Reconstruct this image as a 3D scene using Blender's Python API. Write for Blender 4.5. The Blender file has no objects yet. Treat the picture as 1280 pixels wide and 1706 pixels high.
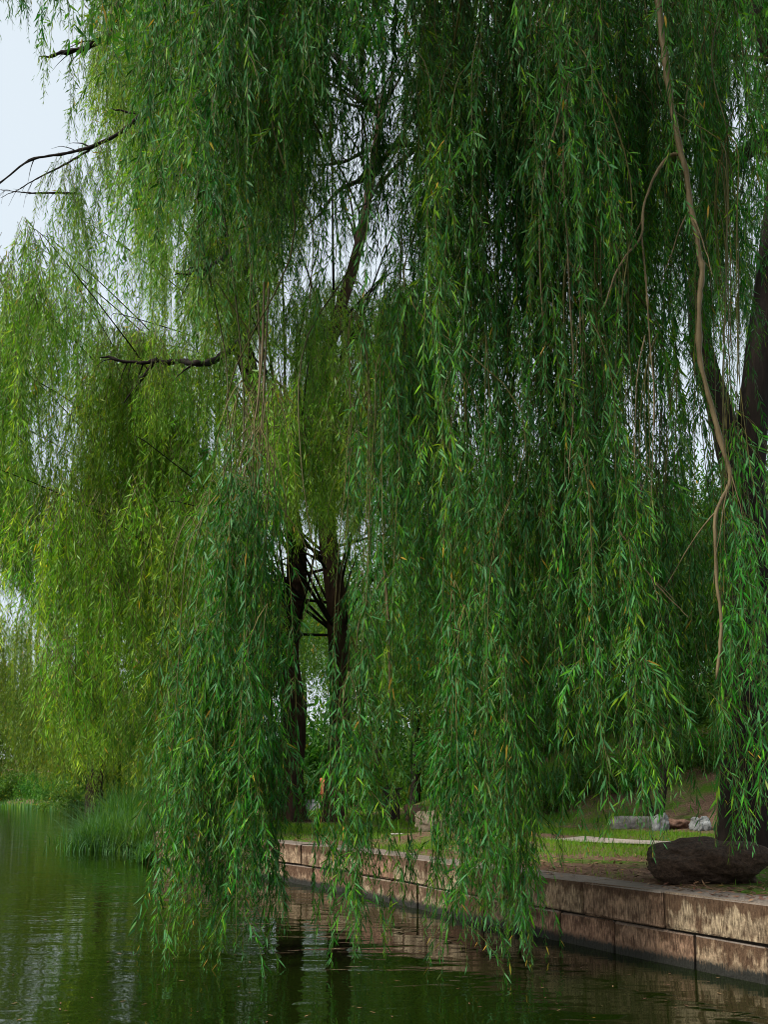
import bpy, math, random
import numpy as np
from mathutils import Vector, Matrix

SC = bpy.context.scene
COL = SC.collection
R = math.radians

# ------------------------------------------------------------------ camera
F_PX, PITCH, CAM_Z = 1500.0, R(6.0), 1.7
HORIZON = 1312.0
CY = HORIZON - F_PX * math.tan(PITCH)
cam = bpy.data.cameras.new('camera'); camo = bpy.data.objects.new('camera', cam); COL.objects.link(camo)
cam.sensor_fit = 'AUTO'; cam.sensor_width = 36.0
cam.lens = F_PX / 1706.0 * 36.0
cam.shift_y = (CY - 853.0) / 1706.0
cam.clip_start = 0.1; cam.clip_end = 3000.0
camo.location = (0, 0, CAM_Z); camo.rotation_euler = (R(90) + PITCH, 0, 0)
SC.camera = camo

# ------------------------------------------------------------------ light
SUN_EL, SUN_AZ = R(46), R(-120)          # azimuth from +Y, clockwise: behind the camera, to the left
w = bpy.data.worlds.new('World'); SC.world = w; w.use_nodes = True
nt = w.node_tree; nt.nodes.clear()
sky = nt.nodes.new('ShaderNodeTexSky'); sky.sky_type = 'NISHITA'; sky.sun_disc = False
sky.sun_elevation = SUN_EL; sky.sun_rotation = SUN_AZ
sky.air_density = 1.0; sky.dust_density = 4.0; sky.ozone_density = 1.0
cloud = nt.nodes.new('ShaderNodeRGB'); cloud.outputs[0].default_value = (5.3, 5.8, 6.0, 1)
mixc = nt.nodes.new('ShaderNodeMix'); mixc.data_type = 'RGBA'
mixc.inputs[0].default_value = 0.72
bg = nt.nodes.new('ShaderNodeBackground'); bg.inputs['Strength'].default_value = 0.05
wo = nt.nodes.new('ShaderNodeOutputWorld')
nt.links.new(sky.outputs[0], mixc.inputs[6]); nt.links.new(cloud.outputs[0], mixc.inputs[7])
nt.links.new(mixc.outputs[2], bg.inputs[0]); nt.links.new(bg.outputs[0], wo.inputs[0])
sl = bpy.data.lights.new('sun', 'SUN'); sl.energy = 1.5; sl.angle = R(12); sl.color = (1.0, 0.95, 0.86)
so = bpy.data.objects.new('sun', sl); COL.objects.link(so)
_sd = Vector((math.sin(SUN_AZ) * math.cos(SUN_EL), math.cos(SUN_AZ) * math.cos(SUN_EL), math.sin(SUN_EL)))
so.rotation_euler = _sd.to_track_quat('Z', 'Y').to_euler(); so.location = (0, 0, 40)
SC.view_settings.view_transform = 'Standard'; SC.view_settings.look = 'None'
SC.view_settings.gamma = 1.0; SC.view_settings.use_curve_mapping = False
SC.view_settings.exposure = 1.88
SC.cycles.max_bounces = 8; SC.cycles.diffuse_bounces = 4; SC.cycles.transmission_bounces = 4
SC.cycles.glossy_bounces = 3; SC.cycles.filter_width = 1.05

rng = np.random.default_rng(11); random.seed(5)

# ------------------------------------------------------------------ helpers
def P(px, py, Y):
    """a point of the place: the photograph's pixel taken at world distance Y"""
    a = (px - 640.0) / F_PX; b = (CY - py) / F_PX
    dy = math.cos(PITCH) - b * math.sin(PITCH); dz = math.sin(PITCH) + b * math.cos(PITCH)
    s = Y / dy
    return np.array([a * s, Y, CAM_Z + dz * s])

def tag(o, label=None, cat=None, group=None, kind=None):
    if label: o['label'] = label
    if cat: o['category'] = cat
    if group: o['group'] = group
    if kind: o['kind'] = kind
    return o

def thing(name, loc, label, cat, group=None, rz=0.0):
    o = bpy.data.objects.new(name, None); COL.objects.link(o)
    o.empty_display_size = 0.3; o.location = loc; o.rotation_euler = (0, 0, rz)
    return tag(o, label, cat, group)

def link(name, me, parent=None, loc=None):
    o = bpy.data.objects.new(name, me); COL.objects.link(o)
    if parent is not None: o.parent = parent
    if loc is not None: o.location = loc
    return o

def build_mesh(name, verts, faces, mats, midx=None, tone=None, smooth=True):
    """faces: list of integer arrays (n,3) or (n,4)"""
    me = bpy.data.meshes.new(name)
    verts = np.asarray(verts, np.float32)
    me.vertices.add(len(verts)); me.vertices.foreach_set('co', verts.ravel())
    faces = [np.asarray(f, np.int32) for f in faces if len(f)]
    loops = np.concatenate([f.ravel() for f in faces])
    tot = np.concatenate([np.full(len(f), f.shape[1], np.int32) for f in faces])
    st = np.zeros(len(tot), np.int32); st[1:] = np.cumsum(tot)[:-1]
    me.loops.add(len(loops)); me.loops.foreach_set('vertex_index', loops)
    me.polygons.add(len(tot)); me.polygons.foreach_set('loop_start', st); me.polygons.foreach_set('loop_total', tot)
    if midx is not None: me.polygons.foreach_set('material_index', np.asarray(midx, np.int32))
    me.polygons.foreach_set('use_smooth', np.full(len(tot), smooth, bool))
    for m in (mats if isinstance(mats, (list, tuple)) else [mats]): me.materials.append(m)
    if tone is not None:
        a = me.attributes.new('tone', 'FLOAT', 'POINT'); a.data.foreach_set('value', np.asarray(tone, np.float32))
    me.update(calc_edges=True); me.validate()
    return me

def nrm(v):
    return v / np.maximum(np.linalg.norm(v, axis=-1, keepdims=True), 1e-9)

def smooth01(x, a, b):
    t = np.clip((x - a) / (b - a), 0, 1); return t * t * (3 - 2 * t)

class Geo:
    """collects vertices and faces of one mesh"""
    def __init__(s): s.v = []; s.f3 = []; s.f4 = []; s.n = 0; s.t = []
    def add(s, v, f, tone=0.5):
        v = np.asarray(v, float); f = np.asarray(f, int)
        if f.shape[1] == 3: s.f3.append(f + s.n)
        else: s.f4.append(f + s.n)
        s.v.append(v); s.n += len(v)
        s.t.append(np.broadcast_to(np.asarray(tone, float), (len(v),)))
    def mesh(s, name, mats, smooth=True, tone=True):
        fs = []
        if s.f3: fs.append(np.concatenate(s.f3))
        if s.f4: fs.append(np.concatenate(s.f4))
        return build_mesh(name, np.concatenate(s.v), fs, mats, None, np.concatenate(s.t) if tone else None, smooth)

def tube_arrays(pts, rad, sides=6, rough=0.0, cap=True, seed=0):
    pts = np.asarray(pts, float); rad = np.asarray(rad, float); n = len(pts)
    tan = nrm(np.gradient(pts, axis=0))
    up = np.array([0, 0, 1.0]) if abs(tan[0, 2]) < 0.9 else np.array([1.0, 0, 0])
    x = nrm(np.cross(up, tan[0])); X = [x]
    for i in range(1, n):
        x = x - tan[i] * np.dot(x, tan[i]); x = nrm(x); X.append(x)
    X = np.array(X); Yv = np.cross(tan, X)
    a = np.linspace(0, 2 * np.pi, sides, endpoint=False)
    r = rad[:, None] * np.ones(sides)[None]
    if rough:
        g = np.random.default_rng(seed)
        ridge = sum(g.uniform(.3, 1) * np.sin(k * a[None] + g.uniform(0, 6.28) + np.linspace(0, g.uniform(-3, 3), n)[:, None])
                    for k in (2, 3, 5, 8, 13))
        r = r * (1 + rough * (ridge / 2.0 + g.normal(0, .35, r.shape)))
    v = pts[:, None] + r[..., None] * (np.cos(a)[None, :, None] * X[:, None] + np.sin(a)[None, :, None] * Yv[:, None])
    v = v.reshape(-1, 3)
    i = np.arange(n - 1)[:, None] * sides; j = np.arange(sides)[None]; k = (j + 1) % sides
    f = np.stack([i + j, i + k, i + sides + k, i + sides + j], -1).reshape(-1, 4)
    return v, f

def spline(pts, n):
    """Catmull-Rom through the points"""
    p = np.asarray(pts, float); m = len(p)
    q = np.vstack([2 * p[0] - p[1], p, 2 * p[-1] - p[-2]])
    t = np.linspace(0, m - 1 - 1e-6, n); i = t.astype(int); u = (t - i)[:, None]
    a, b, c, d = q[i], q[i + 1], q[i + 2], q[i + 3]
    return 0.5 * (2 * b + (c - a) * u + (2 * a - 5 * b + 4 * c - d) * u ** 2 + (3 * b - 3 * c + d - a) * u ** 3)

# ------------------------------------------------------------------ materials
def mat(name):
    m = bpy.data.materials.new(name); m.use_nodes = True
    n = m.node_tree; n.nodes.clear()
    o = n.nodes.new('ShaderNodeOutputMaterial')
    return m, n, o

def N(n, t, **k):
    x = n.nodes.new(t)
    for a, b in k.items(): setattr(x, a, b)
    return x

def ramp(n, stops, src=None):
    r = n.nodes.new('ShaderNodeValToRGB'); e = r.color_ramp.elements
    while len(e) < len(stops): e.new(0.5)
    for i, (p, c) in enumerate(stops):
        e[i].position = p; e[i].color = (*c, 1) if len(c) == 3 else c
    if src is not None: n.links.new(src, r.inputs[0])
    return r

def mixrgb(n, fac, a, b, mode='MIX'):
    x = n.nodes.new('ShaderNodeMix'); x.data_type = 'RGBA'; x.blend_type = mode
    for s, v in ((0, fac), (6, a), (7, b)):
        if isinstance(v, (int, float)): x.inputs[s].default_value = v
        elif isinstance(v, tuple): x.inputs[s].default_value = (*v, 1)
        else: n.links.new(v, x.inputs[s])
    return x.outputs[2]

def leaf_mat(name, dark, mid, light, back, transl=0.4, tcol=None, rough=0.42, vary=0.35, dry=(0.42, 0.28, 0.04), spec=0.14):
    m, n, o = mat(name)
    at = N(n, 'ShaderNodeAttribute', attribute_name='tone')
    r = ramp(n, [(0.0, dark), (0.5, mid), (0.93, light), (0.985, dry)], at.outputs['Fac'])
    oi = N(n, 'ShaderNodeObjectInfo')
    hs = N(n, 'ShaderNodeHueSaturation')
    mr = N(n, 'ShaderNodeMapRange'); mr.inputs[3].default_value = 1 - vary; mr.inputs[4].default_value = 1 + vary
    n.links.new(oi.outputs['Random'], mr.inputs[0]); n.links.new(mr.outputs[0], hs.inputs['Value'])
    mh = N(n, 'ShaderNodeMapRange'); mh.inputs[3].default_value = 0.48; mh.inputs[4].default_value = 0.52
    fr = N(n, 'ShaderNodeMath', operation='FRACT'); ml = N(n, 'ShaderNodeMath', operation='MULTIPLY'); ml.inputs[1].default_value = 7.31
    n.links.new(oi.outputs['Random'], ml.inputs[0]); n.links.new(ml.outputs[0], fr.inputs[0])
    n.links.new(fr.outputs[0], mh.inputs[0]); n.links.new(mh.outputs[0], hs.inputs['Hue'])
    n.links.new(r.outputs[0], hs.inputs['Color'])
    geo = N(n, 'ShaderNodeNewGeometry')
    bk = N(n, 'ShaderNodeMath', operation='MULTIPLY'); bk.inputs[1].default_value = 0.75
    n.links.new(geo.outputs['Backfacing'], bk.inputs[0])
    c = mixrgb(n, bk.outputs[0], hs.outputs[0], back)
    p = N(n, 'ShaderNodeBsdfPrincipled'); p.inputs['Roughness'].default_value = rough
    p.inputs['Specular IOR Level'].default_value = spec
    n.links.new(c, p.inputs['Base Color'])
    t = N(n, 'ShaderNodeBsdfTranslucent')
    tc = mixrgb(n, 1.0, hs.outputs[0], tcol or (1.6, 1.5, 0.6), 'MULTIPLY'); n.links.new(tc, t.inputs[0])
    ms = N(n, 'ShaderNodeMixShader'); ms.inputs[0].default_value = transl
    n.links.new(p.outputs[0], ms.inputs[1]); n.links.new(t.outputs[0], ms.inputs[2]); n.links.new(ms.outputs[0], o.inputs[0])
    return m

def plain(name, c1, c2, scale=8, rough=0.8, bump=0.3, stretch=(1, 1, 1), detail=6, dist=0.02, spec=0.2, rnd=0.0):
    m, n, o = mat(name)
    tc = N(n, 'ShaderNodeTexCoord'); mp = N(n, 'ShaderNodeMapping'); mp.inputs['Scale'].default_value = stretch
    n.links.new(tc.outputs['Object'], mp.inputs[0])
    no = N(n, 'ShaderNodeTexNoise'); no.inputs['Scale'].default_value = scale; no.inputs['Detail'].default_value = detail
    no.inputs['Roughness'].default_value = 0.65
    n.links.new(mp.outputs[0], no.inputs['Vector'])
    r = ramp(n, [(0.3, c1), (0.7, c2)], no.outputs['Fac'])
    p = N(n, 'ShaderNodeBsdfPrincipled'); p.inputs['Roughness'].default_value = rough
    p.inputs['Specular IOR Level'].default_value = spec
    c = r.outputs[0]
    if rnd:
        oi = N(n, 'ShaderNodeObjectInfo'); mr = N(n, 'ShaderNodeMapRange')
        mr.inputs[3].default_value = 1 - rnd; mr.inputs[4].default_value = 1 + rnd
        hs = N(n, 'ShaderNodeHueSaturation'); n.links.new(oi.outputs['Random'], mr.inputs[0])
        n.links.new(mr.outputs[0], hs.inputs['Value']); n.links.new(c, hs.inputs['Color']); c = hs.outputs[0]
    n.links.new(c, p.inputs['Base Color'])
    if bump:
        b = N(n, 'ShaderNodeBump'); b.inputs['Strength'].default_value = bump; b.inputs['Distance'].default_value = dist
        n.links.new(no.outputs['Fac'], b.inputs['Height']); n.links.new(b.outputs[0], p.inputs['Normal'])
    n.links.new(p.outputs[0], o.inputs[0])
    return m

M_LEAF_A = leaf_mat('willow_leaf', (0.020, 0.080, 0.010), (0.036, 0.165, 0.014), (0.125, 0.32, 0.014), (0.075, 0.22, 0.085), 0.26, spec=0.08)
M_LEAF_B = leaf_mat('willow_leaf_yellowish', (0.045, 0.15, 0.011), (0.12, 0.285, 0.016), (0.26, 0.42, 0.024), (0.15, 0.27, 0.05), 0.36)
M_LEAF_C = leaf_mat('willow_leaf_distant', (0.07, 0.14, 0.015), (0.14, 0.24, 0.022), (0.22, 0.32, 0.035), (0.15, 0.24, 0.07), 0.4)
M_LEAF_E = leaf_mat('broad_leaf', (0.022, 0.075, 0.010), (0.05, 0.145, 0.014), (0.095, 0.21, 0.02), (0.07, 0.16, 0.04), 0.4)
M_REED = leaf_mat('reed_blade', (0.035, 0.13, 0.022), (0.07, 0.21, 0.03), (0.15, 0.29, 0.05), (0.06, 0.14, 0.06), 0.3, vary=0.1)
M_GRASS = leaf_mat('grass_blade', (0.07, 0.16, 0.008), (0.14, 0.27, 0.010), (0.23, 0.34, 0.02), (0.10, 0.2, 0.03), 0.4, vary=0.0)
M_LITTER = leaf_mat('fallen_leaf', (0.07, 0.035, 0.02), (0.16, 0.085, 0.045), (0.28, 0.19, 0.09), (0.2, 0.14, 0.09), 0.1, vary=0.0, tcol=(1, 1, 1))
M_TWIG = plain('green_twig', (0.055, 0.055, 0.015), (0.13, 0.11, 0.03), 6, 0.6, 0.1, rnd=0.3)
M_PALE = plain('pale_branch_bark', (0.09, 0.065, 0.03), (0.24, 0.18, 0.095), 14, 0.6, 0.3, (1, 1, .25), dist=.005)
M_BARK = plain('dark_willow_bark', (0.006, 0.0045, 0.004), (0.024, 0.016, 0.012), 9, 0.9, 0.9, (1, 1, .16), dist=.05)
M_BARKB = plain('red_brown_willow_bark', (0.012, 0.008, 0.007), (0.085, 0.045, 0.03), 7, 0.9, 0.9, (1, 1, .14), dist=.06)
M_ROCKD = plain('dark_brown_rock', (0.022, 0.014, 0.010), (0.10, 0.062, 0.042), 26, 0.9, 1.0, dist=.05)
M_ROCKT = plain('tan_rock', (0.22, 0.16, 0.11), (0.42, 0.33, 0.24), 7, 0.85, 0.8, dist=.03)
M_ROCKG = plain('pale_grey_rock', (0.09, 0.09, 0.09), (0.32, 0.33, 0.33), 6, 0.8, 0.6, dist=.02)
M_KERB = plain('grey_kerb_stone', (0.09, 0.085, 0.08), (0.22, 0.21, 0.20), 9, .85, .5)
M_ROCKR = plain('red_brown_rock', (0.10, 0.05, 0.035), (0.24, 0.14, 0.10), 7, 0.85, 0.7, dist=.02)
M_MORTAR = plain('dark_mortar', (0.018, 0.014, 0.011), (0.05, 0.04, 0.03), 20, 0.95, 0.4)
M_PATH = plain('pale_path_paving', (0.24, 0.20, 0.17), (0.36, 0.31, 0.27), 5, 0.85, 0.2)
M_DECK = plain('grey_deck_stone', (0.15, 0.15, 0.165), (0.21, 0.21, 0.23), 5, 0.8, 0.1)
M_RED = plain('faded_red_paint', (0.34, 0.07, 0.035), (0.46, 0.13, 0.07), 9, 0.5, 0.05)
M_TEAL = plain('dull_teal_paint', (0.02, 0.085, 0.075), (0.035, 0.13, 0.11), 9, 0.5, 0.05)
M_BIN = plain('dark_brown_painted_metal', (0.018, 0.013, 0.011), (0.035, 0.024, 0.02), 9, 0.6, 0.1)
M_WHITE = plain('pale_weathered_wood', (0.5, 0.47, 0.42), (0.7, 0.67, 0.6), 12, 0.7, 0.2)

def make_block_mat():
    m, n, o = mat('tooled_sandstone')
    tc = N(n, 'ShaderNodeTexCoord'); geo = N(n, 'ShaderNodeNewGeometry'); oi = N(n, 'ShaderNodeObjectInfo')
    big = N(n, 'ShaderNodeTexNoise'); big.inputs['Scale'].default_value = 5.5; big.inputs['Detail'].default_value = 8; big.inputs['Roughness'].default_value = .7
    n.links.new(geo.outputs['Position'], big.inputs['Vector'])
    # tooling: fine grain pulled out upright
    mp = N(n, 'ShaderNodeMapping'); mp.inputs['Scale'].default_value = (1, 1, 0.22)
    n.links.new(geo.outputs['Position'], mp.inputs[0])
    fine = N(n, 'ShaderNodeTexNoise'); fine.inputs['Scale'].default_value = 55; fine.inputs['Detail'].default_value = 4
    n.links.new(mp.outputs[0], fine.inputs['Vector'])
    base = ramp(n, [(0.0, (0.33, 0.19, 0.125)), (0.35, (0.40, 0.29, 0.185)), (0.65, (0.45, 0.36, 0.235)), (1.0, (0.28, 0.155, 0.10))], oi.outputs['Random'])
    grain = ramp(n, [(0.35, (0.35, 0.33, 0.32)), (0.65, (1.15, 1.15, 1.15))], fine.outputs['Fac'])
    mot = ramp(n, [(0.38, (0.45, 0.40, 0.38)), (0.55, (1.0, 1.0, 1.0)), (0.70, (1.08, 1.05, 1.0))], big.outputs['Fac'])
    c = mixrgb(n, 1.0, base.outputs[0], grain.outputs[0], 'MULTIPLY')
    c = mixrgb(n, 1.0, c, mot.outputs[0], 'MULTIPLY')
    # dirt that ran down from the coping: own shape, noise in upright streaks
    mp2 = N(n, 'ShaderNodeMapping'); mp2.inputs['Scale'].default_value = (6, 6, 2.6)
    n.links.new(geo.outputs['Position'], mp2.inputs[0])
    st = N(n, 'ShaderNodeTexNoise'); st.inputs['Scale'].default_value = 1.0; st.inputs['Detail'].default_value = 7; st.inputs['Roughness'].default_value = .7
    n.links.new(mp2.outputs[0], st.inputs['Vector'])
    sx = N(n, 'ShaderNodeSeparateXYZ'); n.links.new(geo.outputs['Position'], sx.inputs[0])
    gx = N(n, 'ShaderNodeSeparateXYZ'); n.links.new(tc.outputs['Generated'], gx.inputs[0])
    zz = N(n, 'ShaderNodeMapRange'); zz.inputs[1].default_value = 0.5; zz.inputs[2].default_value = 1.0; zz.inputs[3].default_value = -0.17; zz.inputs[4].default_value = 0.15
    n.links.new(gx.outputs['Z'], zz.inputs[0])
    uc = N(n, 'ShaderNodeMapRange'); uc.inputs[1].default_value = 0.325; uc.inputs[2].default_value = 0.345; uc.inputs[3].default_value = 0.0; uc.inputs[4].default_value = 0.10
    n.links.new(sx.outputs['Z'], uc.inputs[0])
    rr = N(n, 'ShaderNodeMapRange'); rr.inputs[3].default_value = -0.09; rr.inputs[4].default_value = 0.09; n.links.new(oi.outputs['Random'], rr.inputs[0])
    a1 = N(n, 'ShaderNodeMath', operation='ADD'); n.links.new(zz.outputs[0], a1.inputs[0]); n.links.new(uc.outputs[0], a1.inputs[1])
    a2 = N(n, 'ShaderNodeMath', operation='ADD'); n.links.new(a1.outputs[0], a2.inputs[0]); n.links.new(rr.outputs[0], a2.inputs[1])
    ad = N(n, 'ShaderNodeMath', operation='ADD'); n.links.new(st.outputs['Fac'], ad.inputs[0]); n.links.new(a2.outputs[0], ad.inputs[1])
    sr = ramp(n, [(0.47, (0, 0, 0)), (0.57, (1, 1, 1))], ad.outputs[0])
    nzs = N(n, 'ShaderNodeSeparateXYZ'); n.links.new(geo.outputs['Normal'], nzs.inputs[0])
    up = N(n, 'ShaderNodeMapRange'); up.inputs[1].default_value = 0.5; up.inputs[2].default_value = 0.8
    n.links.new(nzs.outputs['Z'], up.inputs[0])
    inv = N(n, 'ShaderNodeMath', operation='SUBTRACT'); inv.inputs[0].default_value = 1.0; n.links.new(up.outputs[0], inv.inputs[1])
    sm = N(n, 'ShaderNodeMath', operation='MULTIPLY'); n.links.new(sr.outputs[0], sm.inputs[0]); n.links.new(inv.outputs[0], sm.inputs[1])
    sm2 = N(n, 'ShaderNodeMath', operation='MULTIPLY'); n.links.new(sm.outputs[0], sm2.inputs[0]); sm2.inputs[1].default_value = 0.9
    c = mixrgb(n, sm2.outputs[0], c, mixrgb(n, fine.outputs['Fac'], (0.022, 0.011, 0.006), (0.13, 0.068, 0.036)))
    # pale worn top
    c = mixrgb(n, up.outputs[0], c, mixrgb(n, big.outputs['Fac'], (0.10, 0.075, 0.06), (0.30, 0.25, 0.21)))
    # wet algae line at the water
    wl = N(n, 'ShaderNodeMath', operation='MULTIPLY_ADD'); wl.inputs[1].default_value = 0.16; wl.inputs[2].default_value = -0.09
    n.links.new(big.outputs['Fac'], wl.inputs[0])
    sb = N(n, 'ShaderNodeMath', operation='SUBTRACT'); n.links.new(sx.outputs['Z'], sb.inputs[0]); n.links.new(wl.outputs[0], sb.inputs[1])
    sb2 = N(n, 'ShaderNodeMath', operation='MULTIPLY_ADD'); sb2.inputs[1].default_value = -0.16; n.links.new(fine.outputs['Fac'], sb2.inputs[0]); n.links.new(sb.outputs[0], sb2.inputs[2])
    wr = ramp(n, [(-0.0, (1, 1, 1)), (0.05, (0, 0, 0))], sb2.outputs[0])
    c = mixrgb(n, wr.outputs[0], c, (0.022, 0.022, 0.018))
    p = N(n, 'ShaderNodeBsdfPrincipled'); p.inputs['Roughness'].default_value = 0.85; p.inputs['Specular IOR Level'].default_value = .25
    n.links.new(c, p.inputs['Base Color'])
    hb = N(n, 'ShaderNodeMath', operation='ADD'); n.links.new(fine.outputs['Fac'], hb.inputs[0]); n.links.new(big.outputs['Fac'], hb.inputs[1])
    b = N(n, 'ShaderNodeBump'); b.inputs['Strength'].default_value = 1.0; b.inputs['Distance'].default_value = 0.035
    n.links.new(hb.outputs[0], b.inputs['Height']); n.links.new(b.outputs[0], p.inputs['Normal'])
    n.links.new(p.outputs[0], o.inputs[0])
    return m
M_BLOCK = make_block_mat()

def make_ground_mat():
    m, n, o = mat('bank_soil_and_moss')
    geo = N(n, 'ShaderNodeNewGeometry')
    a = N(n, 'ShaderNodeTexNoise'); a.inputs['Scale'].default_value = 0.55; a.inputs['Detail'].default_value = 9; a.inputs['Roughness'].default_value = .7
    f = N(n, 'ShaderNodeTexNoise'); f.inputs['Scale'].default_value = 22; f.inputs['Detail'].default_value = 6; f.inputs['Roughness'].default_value = .75
    n.links.new(geo.outputs['Position'], a.inputs['Vector']); n.links.new(geo.outputs['Position'], f.inputs['Vector'])
    soil = ramp(n, [(0.3, (0.055, 0.032, 0.02)), (0.5, (0.14, 0.085, 0.055)), (0.72, (0.27, 0.19, 0.13))], f.outputs['Fac'])
    gr = ramp(n, [(0.3, (0.03, 0.07, 0.008)), (0.7, (0.09, 0.18, 0.012))], f.outputs['Fac'])
    k = ramp(n, [(0.46, (0, 0, 0)), (0.58, (1, 1, 1))], a.outputs['Fac'])
    c = mixrgb(n, k.outputs[0], soil.outputs[0], gr.outputs[0])
    p = N(n, 'ShaderNodeBsdfPrincipled'); p.inputs['Roughness'].default_value = .95; p.inputs['Specular IOR Level'].default_value = .1
    n.links.new(c, p.inputs['Base Color'])
    b = N(n, 'ShaderNodeBump'); b.inputs['Strength'].default_value = .8; b.inputs['Distance'].default_value = .04
    n.links.new(f.outputs['Fac'], b.inputs['Height']); n.links.new(b.outputs[0], p.inputs['Normal'])
    n.links.new(p.outputs[0], o.inputs[0]); return m
M_GROUND = make_ground_mat()

def make_water_mat():
    m, n, o = mat('dark_green_lake_water')
    geo = N(n, 'ShaderNodeNewGeometry')
    mp = N(n, 'ShaderNodeMapping'); mp.inputs['Scale'].default_value = (0.9, 2.1, 1)
    n.links.new(geo.outputs['Position'], mp.inputs[0])
    a = N(n, 'ShaderNodeTexNoise'); a.inputs['Scale'].default_value = 2.6; a.inputs['Detail'].default_value = 1; a.inputs['Roughness'].default_value = .45; a.inputs['Distortion'].default_value = .6
    n.links.new(mp.outputs[0], a.inputs['Vector'])
    mp2 = N(n, 'ShaderNodeMapping'); mp2.inputs['Scale'].default_value = (0.22, 1.6, 1); mp2.inputs['Rotation'].default_value = (0, 0, 0.08)
    n.links.new(geo.outputs['Position'], mp2.inputs[0])
    c = N(n, 'ShaderNodeTexNoise'); c.inputs['Scale'].default_value = 0.9; c.inputs['Detail'].default_value = 2
    n.links.new(mp2.outputs[0], c.inputs['Vector'])
    ad = N(n, 'ShaderNodeMath', operation='MULTIPLY_ADD'); ad.inputs[1].default_value = 0.3
    n.links.new(a.outputs['Fac'], ad.inputs[0]); n.links.new(c.outputs['Fac'], ad.inputs[2])
    b = N(n, 'ShaderNodeBump'); b.inputs['Strength'].default_value = 1.0; b.inputs['Distance'].default_value = 0.016
    n.links.new(ad.outputs[0], b.inputs['Height'])
    p = N(n, 'ShaderNodeBsdfPrincipled')
    p.inputs['Base Color'].default_value = (0.005, 0.010, 0.001, 1); p.inputs['Roughness'].default_value = 0.03
    p.inputs['IOR'].default_value = 1.36
    n.links.new(b.outputs[0], p.inputs['Normal']); n.links.new(p.outputs[0], o.inputs[0]); return m
M_WATER = make_water_mat()

# ------------------------------------------------------------------ terrain
SHORE = np.array([(12.5, -7.0), (6.5, 2.9), (3.4, 7.9), (1.92, 10.3), (-.29, 14.3), (-1.94, 16.8), (-5.4, 21.1), (-6.9, 24.6),
                  (-8.8, 30.0), (-14.5, 44.0), (-22.5, 68.0), (-44.0, 90.0), (-120.0, 97.0), (-300.0, 110.0)])
D_IN = nrm(np.array([0.75, 0.66])); N_AL = np.array([-D_IN[1], D_IN[0]])
SH_N = SHORE @ N_AL
def shore_at(n): return np.stack([np.interp(n, SH_N, SHORE[:, 0]), np.interp(n, SH_N, SHORE[:, 1])], -1)
def tn(x, y):
    p = np.stack([np.asarray(x, float), np.asarray(y, float)], -1); n = p @ N_AL
    return np.sum((p - shore_at(n)) * D_IN, -1), n
WALL_END_N = float(np.array([-5.4, 21.1]) @ N_AL) - 0.2
def ground_z(x, y):
    t, n = tn(x, y); x = np.asarray(x, float); y = np.asarray(y, float)
    wall = 1 - smooth01(n, WALL_END_N - 0.6, WALL_END_N + 0.4)
    z_wall = 0.655 + 0.05 * smooth01(t, 0.35, 0.6)
    z_nat = -0.35 + 1.05 * smooth01(t, -0.3, 4.5)
    z = z_wall * wall + z_nat * (1 - wall)
    hill = smooth01(t, 9.6, 19) * 3.0 * (1 - smooth01(n, 23.5, 29)) + smooth01(t, 22, 70) * 5.5
    bump = 0.05 * np.sin(x * 1.3 + y * .7) * np.sin(y * .9 - x * .4) * smooth01(t, .8, 3)
    mound = 0.14 * np.exp(-(((x - 1.0) / 1.1) ** 2 + ((y - 17.6) / .9) ** 2))
    return z + hill + bump + mound

def make_bank():
    ns = np.concatenate([np.linspace(SH_N[0], 0, 10)[:-1], np.arange(0, 40, 0.4), np.linspace(40, 110, 40), np.linspace(115, SH_N[-1], 14)])
    ts = np.concatenate([np.linspace(0.22, 0.9, 5), np.arange(1.2, 30, 0.5), np.linspace(31, 100, 20), np.array([150, 300, 600.])])
    tn_ = ts.copy()
    S = shore_at(ns)
    nat = smooth01(ns, WALL_END_N - 0.6, WALL_END_N + 0.4)
    T = ts[None, :] - nat[:, None] * np.where(np.arange(len(ts)) == 0, 0.9, np.where(np.arange(len(ts)) == 1, 0.45, 0))[None]
    xy = S[:, None] + D_IN[None, None] * T[..., None]
    z = ground_z(xy[..., 0], xy[..., 1])
    v = np.concatenate([xy, z[..., None]], -1).reshape(-1, 3)
    a, b = len(ns), len(ts)
    i = np.arange(a - 1)[:, None] * b; j = np.arange(b - 1)[None]
    f = np.stack([i + j, i + j + 1, i + b + j + 1, i + b + j], -1).reshape(-1, 4)[:, ::-1]
    return build_mesh('ground', v, [f], M_GROUND)
ground = tag(link('ground', make_bank()), 'grassy lake bank with bare soil and fallen leaves', kind='structure')

wv = np.array([(-900, -300, 0), (600, -300, 0), (600, 900, 0), (-900, 900, 0)], float)
tag(link('water', build_mesh('water', wv, [np.array([[0, 1, 2, 3]])], M_WATER)), 'dark green rippled lake water', kind='structure')

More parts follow.
